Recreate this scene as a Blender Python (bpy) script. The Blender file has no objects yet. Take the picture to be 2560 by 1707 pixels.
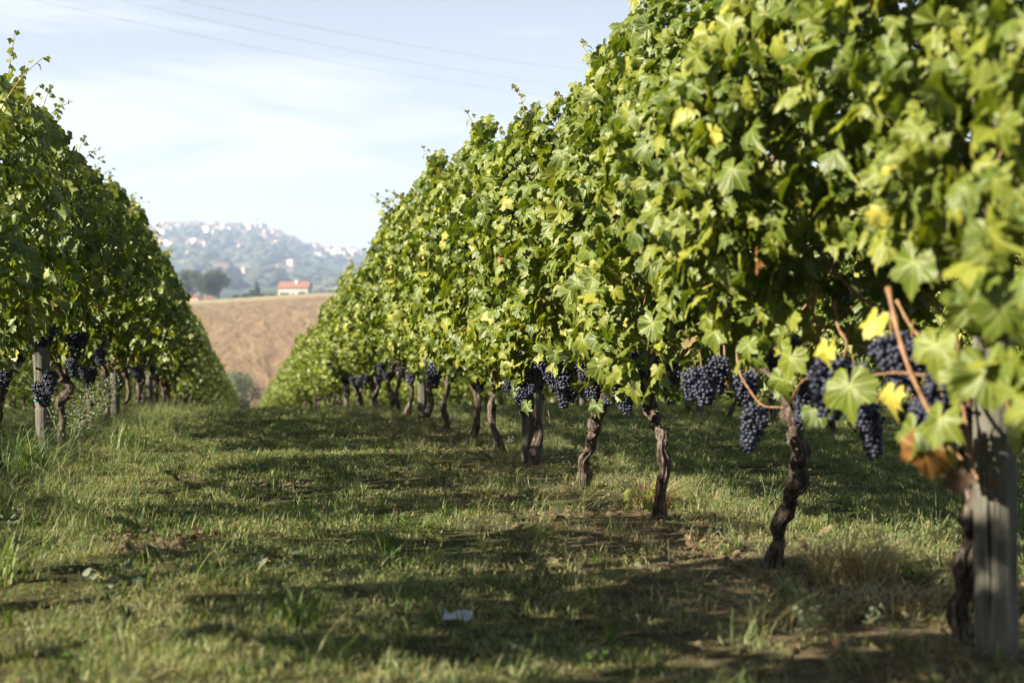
import bpy, math, random
import numpy as np
from mathutils import Vector, Matrix
C = bpy.context.scene.collection
SC = bpy.context.scene
R = math.radians
random.seed(7)
# ---------------------------------------------------------------- camera, sky, sun, exposure
F = 1422.0                      # focal length in pixels of a 1024 wide frame (50 mm)
TH = R(10.52)                   # camera is turned this much to the right of the rows
EYE = 0.8
cam_d = bpy.data.cameras.new('camera')
cam = bpy.data.objects.new('camera', cam_d); C.objects.link(cam); SC.camera = cam
cam.location = (0, 0, EYE)
cam.rotation_euler = (R(90.16), 0, -TH)
cam_d.sensor_width = 36; cam_d.lens = 50
cam_d.clip_start = 0.05; cam_d.clip_end = 30000
cam_d.dof.use_dof = True; cam_d.dof.focus_distance = 7.9; cam_d.dof.aperture_fstop = 2.5
cam_d.dof.aperture_blades = 9

SUN_EL = R(30); SUN_BACK = R(14)          # from the left, a little behind the camera
to_sun = Vector((-math.cos(SUN_BACK) * math.cos(SUN_EL), -math.sin(SUN_BACK) * math.cos(SUN_EL), math.sin(SUN_EL)))
sl = bpy.data.lights.new('sun', 'SUN'); sl.energy = 5.0; sl.angle = R(0.53); sl.color = (1.0, 0.91, 0.74)
sun = bpy.data.objects.new('sun', sl); C.objects.link(sun)
sun.rotation_euler = (-to_sun).to_track_quat('-Z', 'Y').to_euler()

W = bpy.data.worlds.new('World'); SC.world = W; W.use_nodes = True
nt = W.node_tree; nt.nodes.clear()
def wn(t, **k):
    n = nt.nodes.new(t)
    for a, b in k.items(): setattr(n, a, b)
    return n
sky = wn('ShaderNodeTexSky', sky_type='NISHITA', sun_disc=False)
sky.sun_elevation = SUN_EL
sky.sun_rotation = math.atan2(to_sun.x, to_sun.y)
sky.air_density = 1.0; sky.dust_density = 1.5; sky.ozone_density = 1.2
bg = wn('ShaderNodeBackground'); bg.inputs[1].default_value = 0.029
out = wn('ShaderNodeOutputWorld')
tc = wn('ShaderNodeTexCoord')
mp = wn('ShaderNodeMapping'); mp.inputs['Scale'].default_value = (1.0, 1.0, 7.0); mp.inputs['Rotation'].default_value = (0.0, 0.05, 0.3)
ns = wn('ShaderNodeTexNoise'); ns.inputs['Scale'].default_value = 2.6; ns.inputs['Detail'].default_value = 7; ns.inputs['Roughness'].default_value = 0.55; ns.inputs['Distortion'].default_value = 0.5
rp = wn('ShaderNodeMapRange'); rp.inputs[1].default_value = 0.42; rp.inputs[2].default_value = 0.64; rp.inputs[3].default_value = 0.0; rp.inputs[4].default_value = 0.75
mx = wn('ShaderNodeMix', data_type='RGBA'); mx.inputs[7].default_value = (9.6, 9.7, 10.3, 1)      # thin cirrus and pale horizon air
nt.links.new(tc.outputs['Generated'], mp.inputs[0]); nt.links.new(mp.outputs[0], ns.inputs[0])
sxyz = wn('ShaderNodeSeparateXYZ'); nt.links.new(tc.outputs['Generated'], sxyz.inputs[0])
nt.links.new(ns.outputs[0], rp.inputs[0])
lowf = wn('ShaderNodeMapRange'); lowf.inputs[1].default_value = 0.0; lowf.inputs[2].default_value = 0.26; lowf.inputs[3].default_value = 0.95; lowf.inputs[4].default_value = 0.36
cut = wn('ShaderNodeMapRange'); cut.inputs[1].default_value = 0.24; cut.inputs[2].default_value = 0.33; cut.inputs[3].default_value = 1.0; cut.inputs[4].default_value = 0.05
nt.links.new(sxyz.outputs[2], lowf.inputs[0]); nt.links.new(sxyz.outputs[2], cut.inputs[0])
ad = wn('ShaderNodeMath', operation='ADD', use_clamp=True); nt.links.new(rp.outputs[0], ad.inputs[0]); nt.links.new(lowf.outputs[0], ad.inputs[1])
ml = wn('ShaderNodeMath', operation='MULTIPLY'); nt.links.new(ad.outputs[0], ml.inputs[0]); nt.links.new(cut.outputs[0], ml.inputs[1])
nt.links.new(ml.outputs[0], mx.inputs[0])
nt.links.new(sky.outputs[0], mx.inputs[6]); nt.links.new(mx.outputs[2], bg.inputs[0]); nt.links.new(bg.outputs[0], out.inputs[0])

SC.view_settings.view_transform = 'Standard'; SC.view_settings.look = 'None'
SC.view_settings.exposure = 1.95; SC.view_settings.gamma = 1.0
SC.render.engine = 'CYCLES'
cy = SC.cycles
cy.use_denoising = True; cy.max_bounces = 7; cy.diffuse_bounces = 4; cy.glossy_bounces = 2; cy.transmission_bounces = 4
cy.volume_bounces = 0; cy.transparent_max_bounces = 4; cy.caustics_reflective = False; cy.caustics_refractive = False
cy.sample_clamp_indirect = 6

# ---------------------------------------------------------------- helpers
def frame_xy(px, d):            # world x, y seen at column px at camera depth d
    k = (px - 512) / F
    return d * (k * math.cos(TH) + math.sin(TH)), d * (math.cos(TH) - k * math.sin(TH))
def pt(px, py, d):
    x, y = frame_xy(px, d)
    return Vector((x, y, EYE + (345 - py) / F * d))
def onrow(px, py, xr):          # world point in the vertical plane x = xr
    k = (px - 512) / F
    d = xr / (k * math.cos(TH) + math.sin(TH))
    return pt(px, py, d)
def dp(px, py, xr): return onrow(px * 0.43537, py * 0.43537, xr)

class NZ:                       # smooth value noise, vectorised
    def __init__(s, seed): s.t = np.random.RandomState(seed).rand(64, 64, 8) * 2 - 1
    def __call__(s, x, y, z=0.0):
        x = np.asarray(x, float); y = np.asarray(y, float); z = np.asarray(z, float) + 0 * x
        xi = np.floor(x).astype(int); yi = np.floor(y).astype(int); zi = np.floor(z).astype(int)
        fx, fy, fz = x - xi, y - yi, z - zi
        fx = fx * fx * (3 - 2 * fx); fy = fy * fy * (3 - 2 * fy); fz = fz * fz * (3 - 2 * fz)
        g = lambda a, b, c: s.t[(xi + a) % 64, (yi + b) % 64, (zi + c) % 8]
        l0 = (g(0,0,0)*(1-fx)+g(1,0,0)*fx)*(1-fy)+(g(0,1,0)*(1-fx)+g(1,1,0)*fx)*fy
        l1 = (g(0,0,1)*(1-fx)+g(1,0,1)*fx)*(1-fy)+(g(0,1,1)*(1-fx)+g(1,1,1)*fx)*fy
        return l0 * (1 - fz) + l1 * fz
N1, N2, N3 = NZ(1), NZ(2), NZ(3)

def make_mesh(name, V, T=None, Q=None, mats=(), smooth=True, attr=None, mi=None):
    V = np.asarray(V, np.float32).reshape(-1, 3)
    me = bpy.data.meshes.new(name)
    parts = []
    nT = 0 if T is None else len(T); nQ = 0 if Q is None else len(Q)
    me.vertices.add(len(V)); me.vertices.foreach_set('co', V.ravel())
    loops = np.concatenate([np.asarray(a, np.int32).ravel() for a, n in ((T, nT), (Q, nQ)) if n])
    tot = np.concatenate([np.full(nT, 3, np.int32), np.full(nQ, 4, np.int32)])
    st = np.concatenate([[0], np.cumsum(tot)[:-1]]).astype(np.int32)
    me.loops.add(len(loops)); me.loops.foreach_set('vertex_index', loops)
    me.polygons.add(len(tot)); me.polygons.foreach_set('loop_start', st); me.polygons.foreach_set('loop_total', tot)
    me.polygons.foreach_set('use_smooth', np.full(len(tot), bool(smooth)))
    for m in mats: me.materials.append(m)
    if mi is not None: me.polygons.foreach_set('material_index', np.asarray(mi, np.int32))
    if attr is not None:
        a = me.attributes.new('ld', 'FLOAT_VECTOR', 'POINT'); a.data.foreach_set('vector', np.asarray(attr, np.float32).ravel())
    me.update(calc_edges=True); me.validate()
    return me
def link(name, me, parent=None, loc=(0, 0, 0)):
    o = bpy.data.objects.new(name, me); C.objects.link(o); o.location = loc
    if parent is not None: o.parent = parent
    return o
def tag(o, label=None, cat=None, group=None, kind=None):
    if label: o['label'] = label
    if cat: o['category'] = cat
    if group: o['group'] = group
    if kind: o['kind'] = kind
    return o
def empty(name, loc):
    o = bpy.data.objects.new(name, None); C.objects.link(o); o.location = loc; o.empty_display_size = 0.1
    return o

class MB:                       # collects boxes, tubes and quads into one mesh
    def __init__(s): s.V = []; s.Fc = []; s.M = []; s.n = 0
    def add(s, V, Fc, m=0):
        V = [tuple(v) for v in V]
        s.V += V; s.Fc += [tuple(i + s.n for i in f) for f in Fc]; s.M += [m] * len(Fc); s.n += len(V)
    def tube(s, P, Rd, k=8, m=0, nz=0, seed=0, cap=True):
        P = [Vector(p) for p in P]; n = len(P)
        if isinstance(Rd, (int, float)): Rd = [Rd] * n
        V = []; ref = Vector((1, 0, 0)) if abs((P[-1] - P[0]).normalized().x) < 0.8 else Vector((0, 1, 0))
        for i, p in enumerate(P):
            t = (P[min(i + 1, n - 1)] - P[max(i - 1, 0)]).normalized()
            a = (ref - t * ref.dot(t)).normalized(); ref = a; b = t.cross(a)
            for j in range(k):
                g = 2 * math.pi * j / k
                r = Rd[i]
                if nz: r *= 1 + nz * (float(N1(j * 1.7 + seed * 9.1 + i * .05, i * 0.22 + seed)) * 0.9 + float(N2(j * 0.6 + seed, i * 0.7)) * 0.5)
                V.append(p + a * math.cos(g) * r + b * math.sin(g) * r)
        Fc = [(i*k + j, i*k + (j+1) % k, (i+1)*k + (j+1) % k, (i+1)*k + j) for i in range(n - 1) for j in range(k)]
        if cap: Fc += [tuple(range((n-1)*k, n*k)), tuple(reversed(range(k)))]
        s.add(V, Fc, m)
    def box(s, c, sz, rz=0, m=0):
        c = Vector(c); M = Matrix.Rotation(rz, 3, 'Z')
        V = [c + M @ Vector((x*sz[0]/2, y*sz[1]/2, z*sz[2]/2)) for z in (-1, 1) for x, y in ((-1,-1),(1,-1),(1,1),(-1,1))]
        s.add(V, [(3,2,1,0),(4,5,6,7),(0,1,5,4),(1,2,6,5),(2,3,7,6),(3,0,4,7)], m)
    def mesh(s, name, mats, smooth=False):
        me = bpy.data.meshes.new(name); me.from_pydata(s.V, [], s.Fc)
        for m in mats: me.materials.append(m)
        me.polygons.foreach_set('material_index', s.M); me.polygons.foreach_set('use_smooth', [smooth] * len(s.Fc))
        me.update(); return me
    def build(s, name, mats, parent=None, smooth=False, loc=(0, 0, 0)):
        return link(name, s.mesh(name, mats if isinstance(mats, (list, tuple)) else [mats], smooth), parent, loc)

def spline(P, n):               # smooth polyline through points
    P = [Vector(p) for p in P]; Q = [P[0] * 2 - P[1]] + P + [P[-1] * 2 - P[-2]]; out = []
    for s in range(n):
        u = s / (n - 1) * (len(P) - 1); i = min(int(u), len(P) - 2); t = u - i
        a, b, c, d = Q[i], Q[i+1], Q[i+2], Q[i+3]
        out.append(0.5 * ((2*b) + (c - a)*t + (2*a - 5*b + 4*c - d)*t*t + (3*b - a - 3*c + d)*t*t*t))
    return out

# ---------------------------------------------------------------- materials
class Mat:
    def __init__(s, name, rough=0.8, spec=0.3):
        s.m = bpy.data.materials.new(name); s.m.use_nodes = True; s.t = s.m.node_tree
        s.b = s.t.nodes['Principled BSDF']; s.o = s.t.nodes['Material Output']
        s.b.inputs['Roughness'].default_value = rough; s.b.inputs['Specular IOR Level'].default_value = spec
    def n(s, t, **k):
        x = s.t.nodes.new(t)
        for a, b in k.items(): setattr(x, a, b)
        return x
    def l(s, a, b): s.t.links.new(a, b)
    def coord(s, kind='Object', scale=(1, 1, 1)):
        c = s.n('ShaderNodeTexCoord'); m = s.n('ShaderNodeMapping'); m.inputs['Scale'].default_value = scale
        s.l(c.outputs[kind], m.inputs[0]); return m.outputs[0]
    def noise(s, vec, scale, detail=4, rough=0.55, dist=0):
        x = s.n('ShaderNodeTexNoise'); x.inputs['Scale'].default_value = scale; x.inputs['Detail'].default_value = detail
        x.inputs['Roughness'].default_value = rough; x.inputs['Distortion'].default_value = dist
        if vec is not None: s.l(vec, x.inputs['Vector'])
        return x.outputs[0]
    def ramp(s, fac, stops, interp='LINEAR'):
        x = s.n('ShaderNodeValToRGB'); x.color_ramp.interpolation = interp; e = x.color_ramp.elements
        while len(e) < len(stops): e.new(0.5)
        for i, (p, c) in enumerate(stops): e[i].position = p; e[i].color = (*c, 1)
        s.l(fac, x.inputs[0]); return x.outputs[0]
    def mix(s, fac, a, b, mode='MIX'):
        x = s.n('ShaderNodeMix', data_type='RGBA', blend_type=mode)
        for i, v in ((0, fac), (6, a), (7, b)):
            if hasattr(v, 'links'): s.l(v, x.inputs[i])
            elif i == 0: x.inputs[0].default_value = v
            else: x.inputs[i].default_value = (*v, 1)
        return x.outputs[2]
    def math(s, op, a, b=0.0, clamp=False):
        x = s.n('ShaderNodeMath', operation=op); x.use_clamp = clamp
        for i, v in ((0, a), (1, b)):
            if hasattr(v, 'links'): s.l(v, x.inputs[i])
            else: x.inputs[i].default_value = v
        return x.outputs[0]
    def bump(s, h, strength, dist=0.01):
        x = s.n('ShaderNodeBump'); x.inputs['Strength'].default_value = strength; x.inputs['Distance'].default_value = dist
        s.l(h, x.inputs['Height']); s.l(x.outputs[0], s.b.inputs['Normal']); return x
    def col(s, c):
        if hasattr(c, 'links'): s.l(c, s.b.inputs['Base Color'])
        else: s.b.inputs['Base Color'].default_value = (*c, 1)
        return s

def leaf_material(name, stops, under=1.35, trans=0.27, rough=0.47, spec=0.38, veins=True, tmul=(1.35, 1.45, 0.30)):
    M = Mat(name, rough, spec)
    a = M.n('ShaderNodeAttribute'); a.attribute_name = 'ld'
    sp = M.n('ShaderNodeSeparateXYZ'); M.l(a.outputs['Vector'], sp.inputs[0])
    c = M.ramp(sp.outputs[0], stops)
    geo = M.n('ShaderNodeNewGeometry')
    if veins:
        ang = M.math('ARCTAN2', sp.outputs[1], sp.outputs[2])
        m5 = M.math('PINGPONG', M.math('ADD', ang, 8.726646), 0.43633)      # a vein every 50 degrees
        rr = M.math('SQRT', M.math('ADD', M.math('MULTIPLY', sp.outputs[1], sp.outputs[1]), M.math('MULTIPLY', sp.outputs[2], sp.outputs[2])))
        dist = M.math('MULTIPLY', m5, rr)
        v = M.math('SUBTRACT', 1.0, M.math('MULTIPLY', dist, 26.0), True)
        nz = M.noise(M.coord('Object', (1, 1, 1)), 60, 2)
        c = M.mix(M.math('MULTIPLY', v, 0.4), c, (0.42, 0.46, 0.13))
        edge = M.math('MULTIPLY', M.math('SUBTRACT', M.math('MULTIPLY', rr, M.math('ADD', nz, 0.55)), 0.95, True), 2.2, True)
        c = M.mix(M.math('MULTIPLY', edge, 0.5), c, (0.34, 0.27, 0.06))
        M.bump(M.math('ADD', M.math('MULTIPLY', v, -1.0), nz), 0.25, 0.004)
    hs = M.n('ShaderNodeMix', data_type='RGBA'); M.l(geo.outputs['Backfacing'], hs.inputs[0]); M.l(c, hs.inputs[6])
    M.l(M.mix(0.4, c, (0.20, 0.25, 0.13)), hs.inputs[7])
    c2 = hs.outputs[2]
    M.col(c2)
    tr = M.n('ShaderNodeBsdfTranslucent'); M.l(M.mix(1.0, c, tmul, 'MULTIPLY'), tr.inputs[0])
    ms = M.n('ShaderNodeMixShader'); ms.inputs[0].default_value = trans
    M.l(M.b.outputs[0], ms.inputs[1]); M.l(tr.outputs[0], ms.inputs[2]); M.l(ms.outputs[0], M.o.inputs[0])
    return M.m
m_leaf = leaf_material('vine_leaf', [(0.0, (0.0426, 0.0750, 0.0081)), (0.35, (0.0945, 0.1266, 0.0129)), (0.75, (0.1985, 0.2110, 0.0226)), (0.93, (0.3118, 0.2908, 0.0322)), (0.965, (0.34, 0.29, 0.05)), (0.985, (0.22, 0.10, 0.03)), (1.0, (0.1512, 0.0470, 0.0202))])
m_leaf_far = leaf_material('vine_leaf_plain', [(0.0, (0.0533, 0.0868, 0.0083)), (0.5, (0.1358, 0.1638, 0.0166)), (0.95, (0.2717, 0.2648, 0.0290)), (1.0, (0.3494, 0.2890, 0.0414))], veins=False)
m_tree = leaf_material('tree_leaf', [(0.0, (0.0253, 0.0309, 0.0172)), (1.0, (0.0771, 0.0832, 0.0376))], trans=0.2, veins=False, rough=0.7)
m_olive = leaf_material('olive_leaf', [(0.0, (0.06, 0.08, 0.045)), (1.0, (0.17, 0.19, 0.12))], trans=0.2, veins=False, rough=0.7)
m_grass = leaf_material('grass_blade', [(0.0, (0.0350, 0.0762, 0.0126)), (0.35, (0.0950, 0.1568, 0.0231)), (0.6, (0.1800, 0.2128, 0.0473)), (0.72, (0.3300, 0.3136, 0.1260)), (0.9, (0.4400, 0.4032, 0.2100)), (1.0, (0.2600, 0.1904, 0.0945))], trans=0.35, veins=False, rough=0.5, spec=0.3, tmul=(1.1, 1.25, 0.45))
m_dry = leaf_material('dead_leaf', [(0.0, (0.0600, 0.0338, 0.0149)), (0.5, (0.1200, 0.0750, 0.0338)), (1.0, (0.2040, 0.1650, 0.0878))], trans=0.25, veins=False, rough=0.7, tmul=(1.2, 0.9, 0.5))
m_straw = leaf_material('dry_straw', [(0.0, (0.1976, 0.1170, 0.0429)), (0.5, (0.3705, 0.2652, 0.1144)), (1.0, (0.5187, 0.4680, 0.2431))], trans=0.25, veins=False, rough=0.6, tmul=(1.1, 0.9, 0.5))
m_herb = leaf_material('grey_herb_leaf', [(0.0, (0.0780, 0.1020, 0.0540)), (1.0, (0.1800, 0.2100, 0.1320))], trans=0.3, veins=False, rough=0.6)

M = Mat('bark', 0.9, 0.15); cv = M.coord('Object', (34, 34, 4.5))
nb = M.noise(cv, 2.0, 6, 0.65, 0.8); nb2 = M.noise(M.coord('Object', (1, 1, 1)), 14, 4)
M.col(M.mix(M.math('MULTIPLY', nb2, 0.55), M.ramp(nb, [(0.36, (0.018, 0.013, 0.010)), (0.5, (0.08, 0.06, 0.047)), (0.62, (0.28, 0.23, 0.19))]), (0.09, 0.062, 0.05)))
M.bump(nb, 1.0, 0.02); m_bark = M.m
M = Mat('cane_bark', 0.55, 0.3)
M.col(M.ramp(M.noise(M.coord('Object', (20, 20, 6)), 3, 3), [(0.3, (0.12, 0.06, 0.03)), (0.7, (0.25, 0.14, 0.07))])); m_cane = M.m
M = Mat('green_shoot', 0.5, 0.4)
M.col(M.ramp(M.noise(M.coord(), 8, 3), [(0.3, (0.20, 0.20, 0.05)), (0.7, (0.30, 0.15, 0.06))])); m_shoot = M.m
M = Mat('weathered_wood', 0.9, 0.15); cv = M.coord('Object', (30, 30, 1.6))
nb = M.noise(cv, 2.2, 6, 0.6, 0.5); n2 = M.noise(M.coord(), 5, 3)
cc = M.ramp(nb, [(0.30, (0.04, 0.037, 0.03)), (0.45, (0.125, 0.116, 0.094)), (0.7, (0.21, 0.198, 0.16))])
M.col(M.mix(M.math('MULTIPLY', n2, 0.6), cc, (0.075, 0.078, 0.062)))
cr = M.noise(M.coord('Object', (55, 55, .9)), 1.6, 3, 0.5, 0.3)
M.col(M.mix(M.ramp(cr, [(0.36, (1, 1, 1)), (0.41, (0, 0, 0))]), M.mix(M.math('MULTIPLY', n2, 0.6), cc, (0.075, 0.078, 0.062)), (0.02, 0.018, 0.014)))
M.bump(M.math('ADD', nb, cr), 0.9, 0.008); m_post = M.m
M = Mat('grape_skin', 0.5, 0.4)
gn = M.noise(M.coord(), 45, 3); geo = M.n('ShaderNodeNewGeometry')
cc = M.mix(geo.outputs['Random Per Island'], (0.020, 0.024, 0.048), (0.046, 0.053, 0.085))
M.col(M.mix(M.ramp(gn, [(0.42, (0, 0, 0)), (0.62, (1, 1, 1))]), cc, (0.010, 0.010, 0.024)))
m_grape = M.m
M = Mat('wire_metal', 0.5, 0.5); M.col((0.25, 0.25, 0.24)); M.b.inputs['Metallic'].default_value = 0.8; m_wire = M.m
M = Mat('tie_plastic', 0.5, 0.4); M.col((0.03, 0.33, 0.27)); m_tie = M.m
M = Mat('cable_rubber', 0.8, 0.2); M.col((0.14, 0.15, 0.17)); m_cable = M.m

M = Mat('meadow_ground', 1.0, 0.05); oc = M.coord()
a = M.noise(oc, 0.9, 6, 0.6); b = M.noise(oc, 9.0, 5, 0.7); f = M.noise(oc, 0.012, 4, 0.6)
cc = M.ramp(b, [(0.3, (0.022, 0.018, 0.011)), (0.5, (0.05, 0.045, 0.02)), (0.7, (0.12, 0.095, 0.055))])
cc = M.mix(M.ramp(a, [(0.40, (0, 0, 0)), (0.62, (1, 1, 1))]), cc, (0.04, 0.045, 0.017))
sp = M.n('ShaderNodeSeparateXYZ'); M.l(oc, sp.inputs[0])
strip = M.math('SUBTRACT', 1.0, M.math('MULTIPLY', M.math('ABSOLUTE', M.math('SUBTRACT', sp.outputs[0], 1.7)), 1.1), True)
cc = M.mix(strip, cc, M.ramp(b, [(0.3, (0.05, 0.035, 0.022)), (0.7, (0.17, 0.125, 0.08))]))
far = M.math('MULTIPLY', M.math('SUBTRACT', sp.outputs[1], 30.0), 0.05, True)
M.col(M.mix(far, cc, M.ramp(f, [(0.35, (0.06, 0.085, 0.035)), (0.5, (0.11, 0.13, 0.05)), (0.6, (0.24, 0.19, 0.11))])))
M.bump(b, 0.6, 0.03); m_ground = M.m
M = Mat('ploughed_soil', 1.0, 0.05); oc = M.coord()
a = M.noise(oc, 0.02, 5, 0.6); b = M.noise(oc, 0.5, 5, 0.7)
st = M.noise(M.coord('Object', (0.30, 0.05, 0.1)), 1.0, 3, 0.5, 0.6)
cc = M.ramp(a, [(0.35, (0.175, 0.115, 0.06)), (0.65, (0.24, 0.165, 0.09))])
cc = M.mix(0.6, cc, M.ramp(st, [(0.3, (0.10, 0.062, 0.032)), (0.7, (0.33, 0.23, 0.125))]))
cc = M.mix(0.3, cc, M.ramp(b, [(0.3, (0.09, 0.055, 0.03)), (0.7, (0.30, 0.195, 0.115))]))
sp = M.n('ShaderNodeSeparateXYZ'); M.l(oc, sp.inputs[0])
stub = M.math('MULTIPLY', M.math('SUBTRACT', M.math('ADD', sp.outputs[1], M.math('MULTIPLY', a, 60.0)), 545.0), 0.03, True)
M.col(M.mix(stub, cc, (0.30, 0.25, 0.13))); M.bump(M.math('ADD', b, st), 1.0, 1.2); m_field = M.m
M = Mat('hill_land', 1.0, 0.05); oc = M.coord()
vo = M.n('ShaderNodeTexVoronoi'); vo.inputs['Scale'].default_value = 0.0065; wob = M.noise(oc, 0.004, 3)
vm = M.n('ShaderNodeVectorMath', operation='ADD'); M.l(oc, vm.inputs[0])
vs = M.n('ShaderNodeVectorMath', operation='SCALE'); vs.inputs[3].default_value = 160.0
nc = M.n('ShaderNodeTexNoise'); nc.inputs['Scale'].default_value = 0.005; M.l(oc, nc.inputs[0]); M.l(nc.outputs[1], vs.inputs[0])
M.l(vs.outputs[0], vm.inputs[1]); M.l(vm.outputs[0], vo.inputs[0])
sc_ = M.n('ShaderNodeSeparateColor'); M.l(vo.outputs['Color'], sc_.inputs[0])
cc = M.ramp(sc_.outputs[0], [(0.0, (0.05, 0.07, 0.035)), (0.35, (0.09, 0.11, 0.05)), (0.55, (0.15, 0.15, 0.07)), (0.75, (0.30, 0.24, 0.15)), (0.9, (0.36, 0.27, 0.17))], 'CONSTANT')
M.col(M.mix(M.ramp(M.noise(oc, 0.006, 5, 0.6), [(0.42, (0, 0, 0)), (0.5, (1, 1, 1))]), cc, (0.04, 0.055, 0.03))); m_hill = M.m
def wallmat(name, c, r=0.85):
    M = Mat(name, r, 0.2); nn = M.noise(M.coord('Object'), 0.6, 4)
    M.col(M.mix(nn, c, tuple(x * 0.75 for x in c))); return M.m
m_white = wallmat('white_render', (0.74, 0.70, 0.64)); m_cream = wallmat('cream_render', (0.66, 0.54, 0.38)); m_pink = wallmat('pink_render', (0.62, 0.40, 0.32))
m_brick = wallmat('brick_wall', (0.50, 0.34, 0.25)); m_roof = wallmat('clay_tile', (0.27, 0.13, 0.09)); m_win = wallmat('window_glass', (0.05, 0.06, 0.07), 0.2)
m_stone = wallmat('pale_stone', (0.55, 0.48, 0.40))

# ---------------------------------------------------------------- ground
def smooth(a, b, x):
    t = np.clip((np.asarray(x, float) - a) / (b - a), 0, 1); return t * t * (3 - 2 * t)
PY = [-60, 13, 24, 100, 165, 190, 208, 215, 300, 400, 500, 600, 640, 733, 900, 1300, 2500, 12000]
PZ = []
def vine_slope(y):
    if y < 12.5: return 0.0
    if y < 23.5: return -0.05 * (y - 12.5) ** 2 / 22
    return -0.275 - 0.05 * (y - 23.5)
def base_z(y):
    y = np.asarray(y, float)
    z = np.where(y < 12.5, 0.0, np.where(y < 23.5, -0.05 * (y - 12.5) ** 2 / 22, -0.275 - 0.05 * (y - 23.5)))
    zf = np.interp(y, [195, 206, 216, 235, 300, 400, 500, 600, 640, 733, 900, 1300, 12000], [-8.9, -11.2, -11.4, -9.4, -1.5, 8.0, 15.5, 20.6, 21.6, 23.6, 26, 36, 20])
    return np.where(y < 195, z, zf)
def gz(x, y):
    x = np.asarray(x, float); y = np.asarray(y, float)
    z = base_z(y)
    z = z + 0.07 * 90 * np.tanh(x / 90) * smooth(235, 330, y) * (1 - smooth(800, 1400, y))
    near = 1 - smooth(30, 60, y)
    z = z + near * (0.022 * N1(x * 1.1, y * 1.1) + 0.012 * N2(x * 3.1, y * 3.1))
    for xr in (-1.455 - 3.32, -1.455, 1.864, 1.864 + 3.32): z = z + near * 0.008 * np.exp(-((x - xr) / 0.45) ** 2)
    return z
def g1(x, y): return float(gz(x, y))
def grid(xs, ys, zf):
    X, Y = np.meshgrid(xs, ys); V = np.stack([X, Y, zf(X, Y)], -1).reshape(-1, 3)
    nx, ny = len(xs), len(ys); i = np.arange(nx * ny).reshape(ny, nx)
    Q = np.stack([i[:-1, :-1], i[:-1, 1:], i[1:, 1:], i[1:, :-1]], -1).reshape(-1, 4)
    return V, Q
xs = np.unique(np.concatenate([[-6000, -3000, -1500, -800, -400], np.arange(-240, 241, 20), np.arange(-24, 30, 1.5), np.arange(-6, 12, 0.18), [400, 800, 1500, 3000, 6000]]))
ys = np.unique(np.concatenate([[-6000, -1500, -300, -60, -20], np.arange(-8, 2.5, 1), np.arange(2.5, 32, 0.18), np.arange(32, 190, 3), np.arange(190, 300, 5), np.arange(300, 900, 20), [1000, 1300, 2000, 3000, 6000]]))
V, Q = grid(xs, ys, gz)
o = link('ground', make_mesh('ground', V, None, Q, [m_ground])); tag(o, kind='structure')
xs = np.arange(-220, 221, 8.0); ys = np.arange(214, 640, 6.0)
V, Q = grid(xs, ys, lambda x, y: gz(x, y) + 0.12 + 0.10 * N3(x * 0.3, y * 0.3))
o = link('field', make_mesh('field', V, None, Q, [m_field])); tag(o, kind='structure')

# the far hill with the town on its ridge
RX = [-900, 60, 148, 190, 230, 262, 283, 305, 330, 375, 700, 1500]
RY = [40, 100, 117, 119, 117, 117, 109, 100, 94, 92, 70, 40]
def hill_z(px, D):
    px = np.asarray(px, float); D = np.asarray(D, float)
    t = np.clip((D - 1150) / (3400 - 1150), 0, 1)
    Rr = np.interp(px, RX, RY) 
    e = 44 + (Rr - 44) * t ** 1.05
    z = e / F * D + EYE + (10 * N1(px * 0.05, D * 0.004) + 5 * N2(px * 0.15, D * 0.012)) * np.sin(np.pi * t) ** 0.7
    back = np.clip((D - 3400) / 900, 0, 1)
    return z * (1 - back ** 1.5) - 12 * (1 - smooth(1100, 1250, D))
pxs = np.arange(-900, 1501, 12.0); Ds = np.concatenate([np.arange(1100, 3400, 46), np.arange(3400, 4350, 120)])
A, B = np.meshgrid(pxs, Ds); k = (A - 512) / F
X = B * (k * math.cos(TH) + math.sin(TH)); Y = B * (math.cos(TH) - k * math.sin(TH))
V = np.stack([X, Y, hill_z(A, B)], -1).reshape(-1, 3); i = np.arange(A.size).reshape(A.shape)
Q = np.stack([i[:-1, :-1], i[:-1, 1:], i[1:, 1:], i[1:, :-1]], -1).reshape(-1, 4)
o = link('hill', make_mesh('hill', V, None, Q, [m_hill])); tag(o, kind='structure')
def hill_pt(px, py):            # point of the hill surface seen at a pixel
    Dg = np.linspace(1200, 3400, 300); e = (hill_z(px, Dg) - EYE) / Dg * F
    j = int(np.argmax(e >= 345 - py)) if (e >= 345 - py).any() else 299
    x, y = frame_xy(px, Dg[j]); return Vector((x, y, float(hill_z(px, Dg[j]))))

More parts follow.
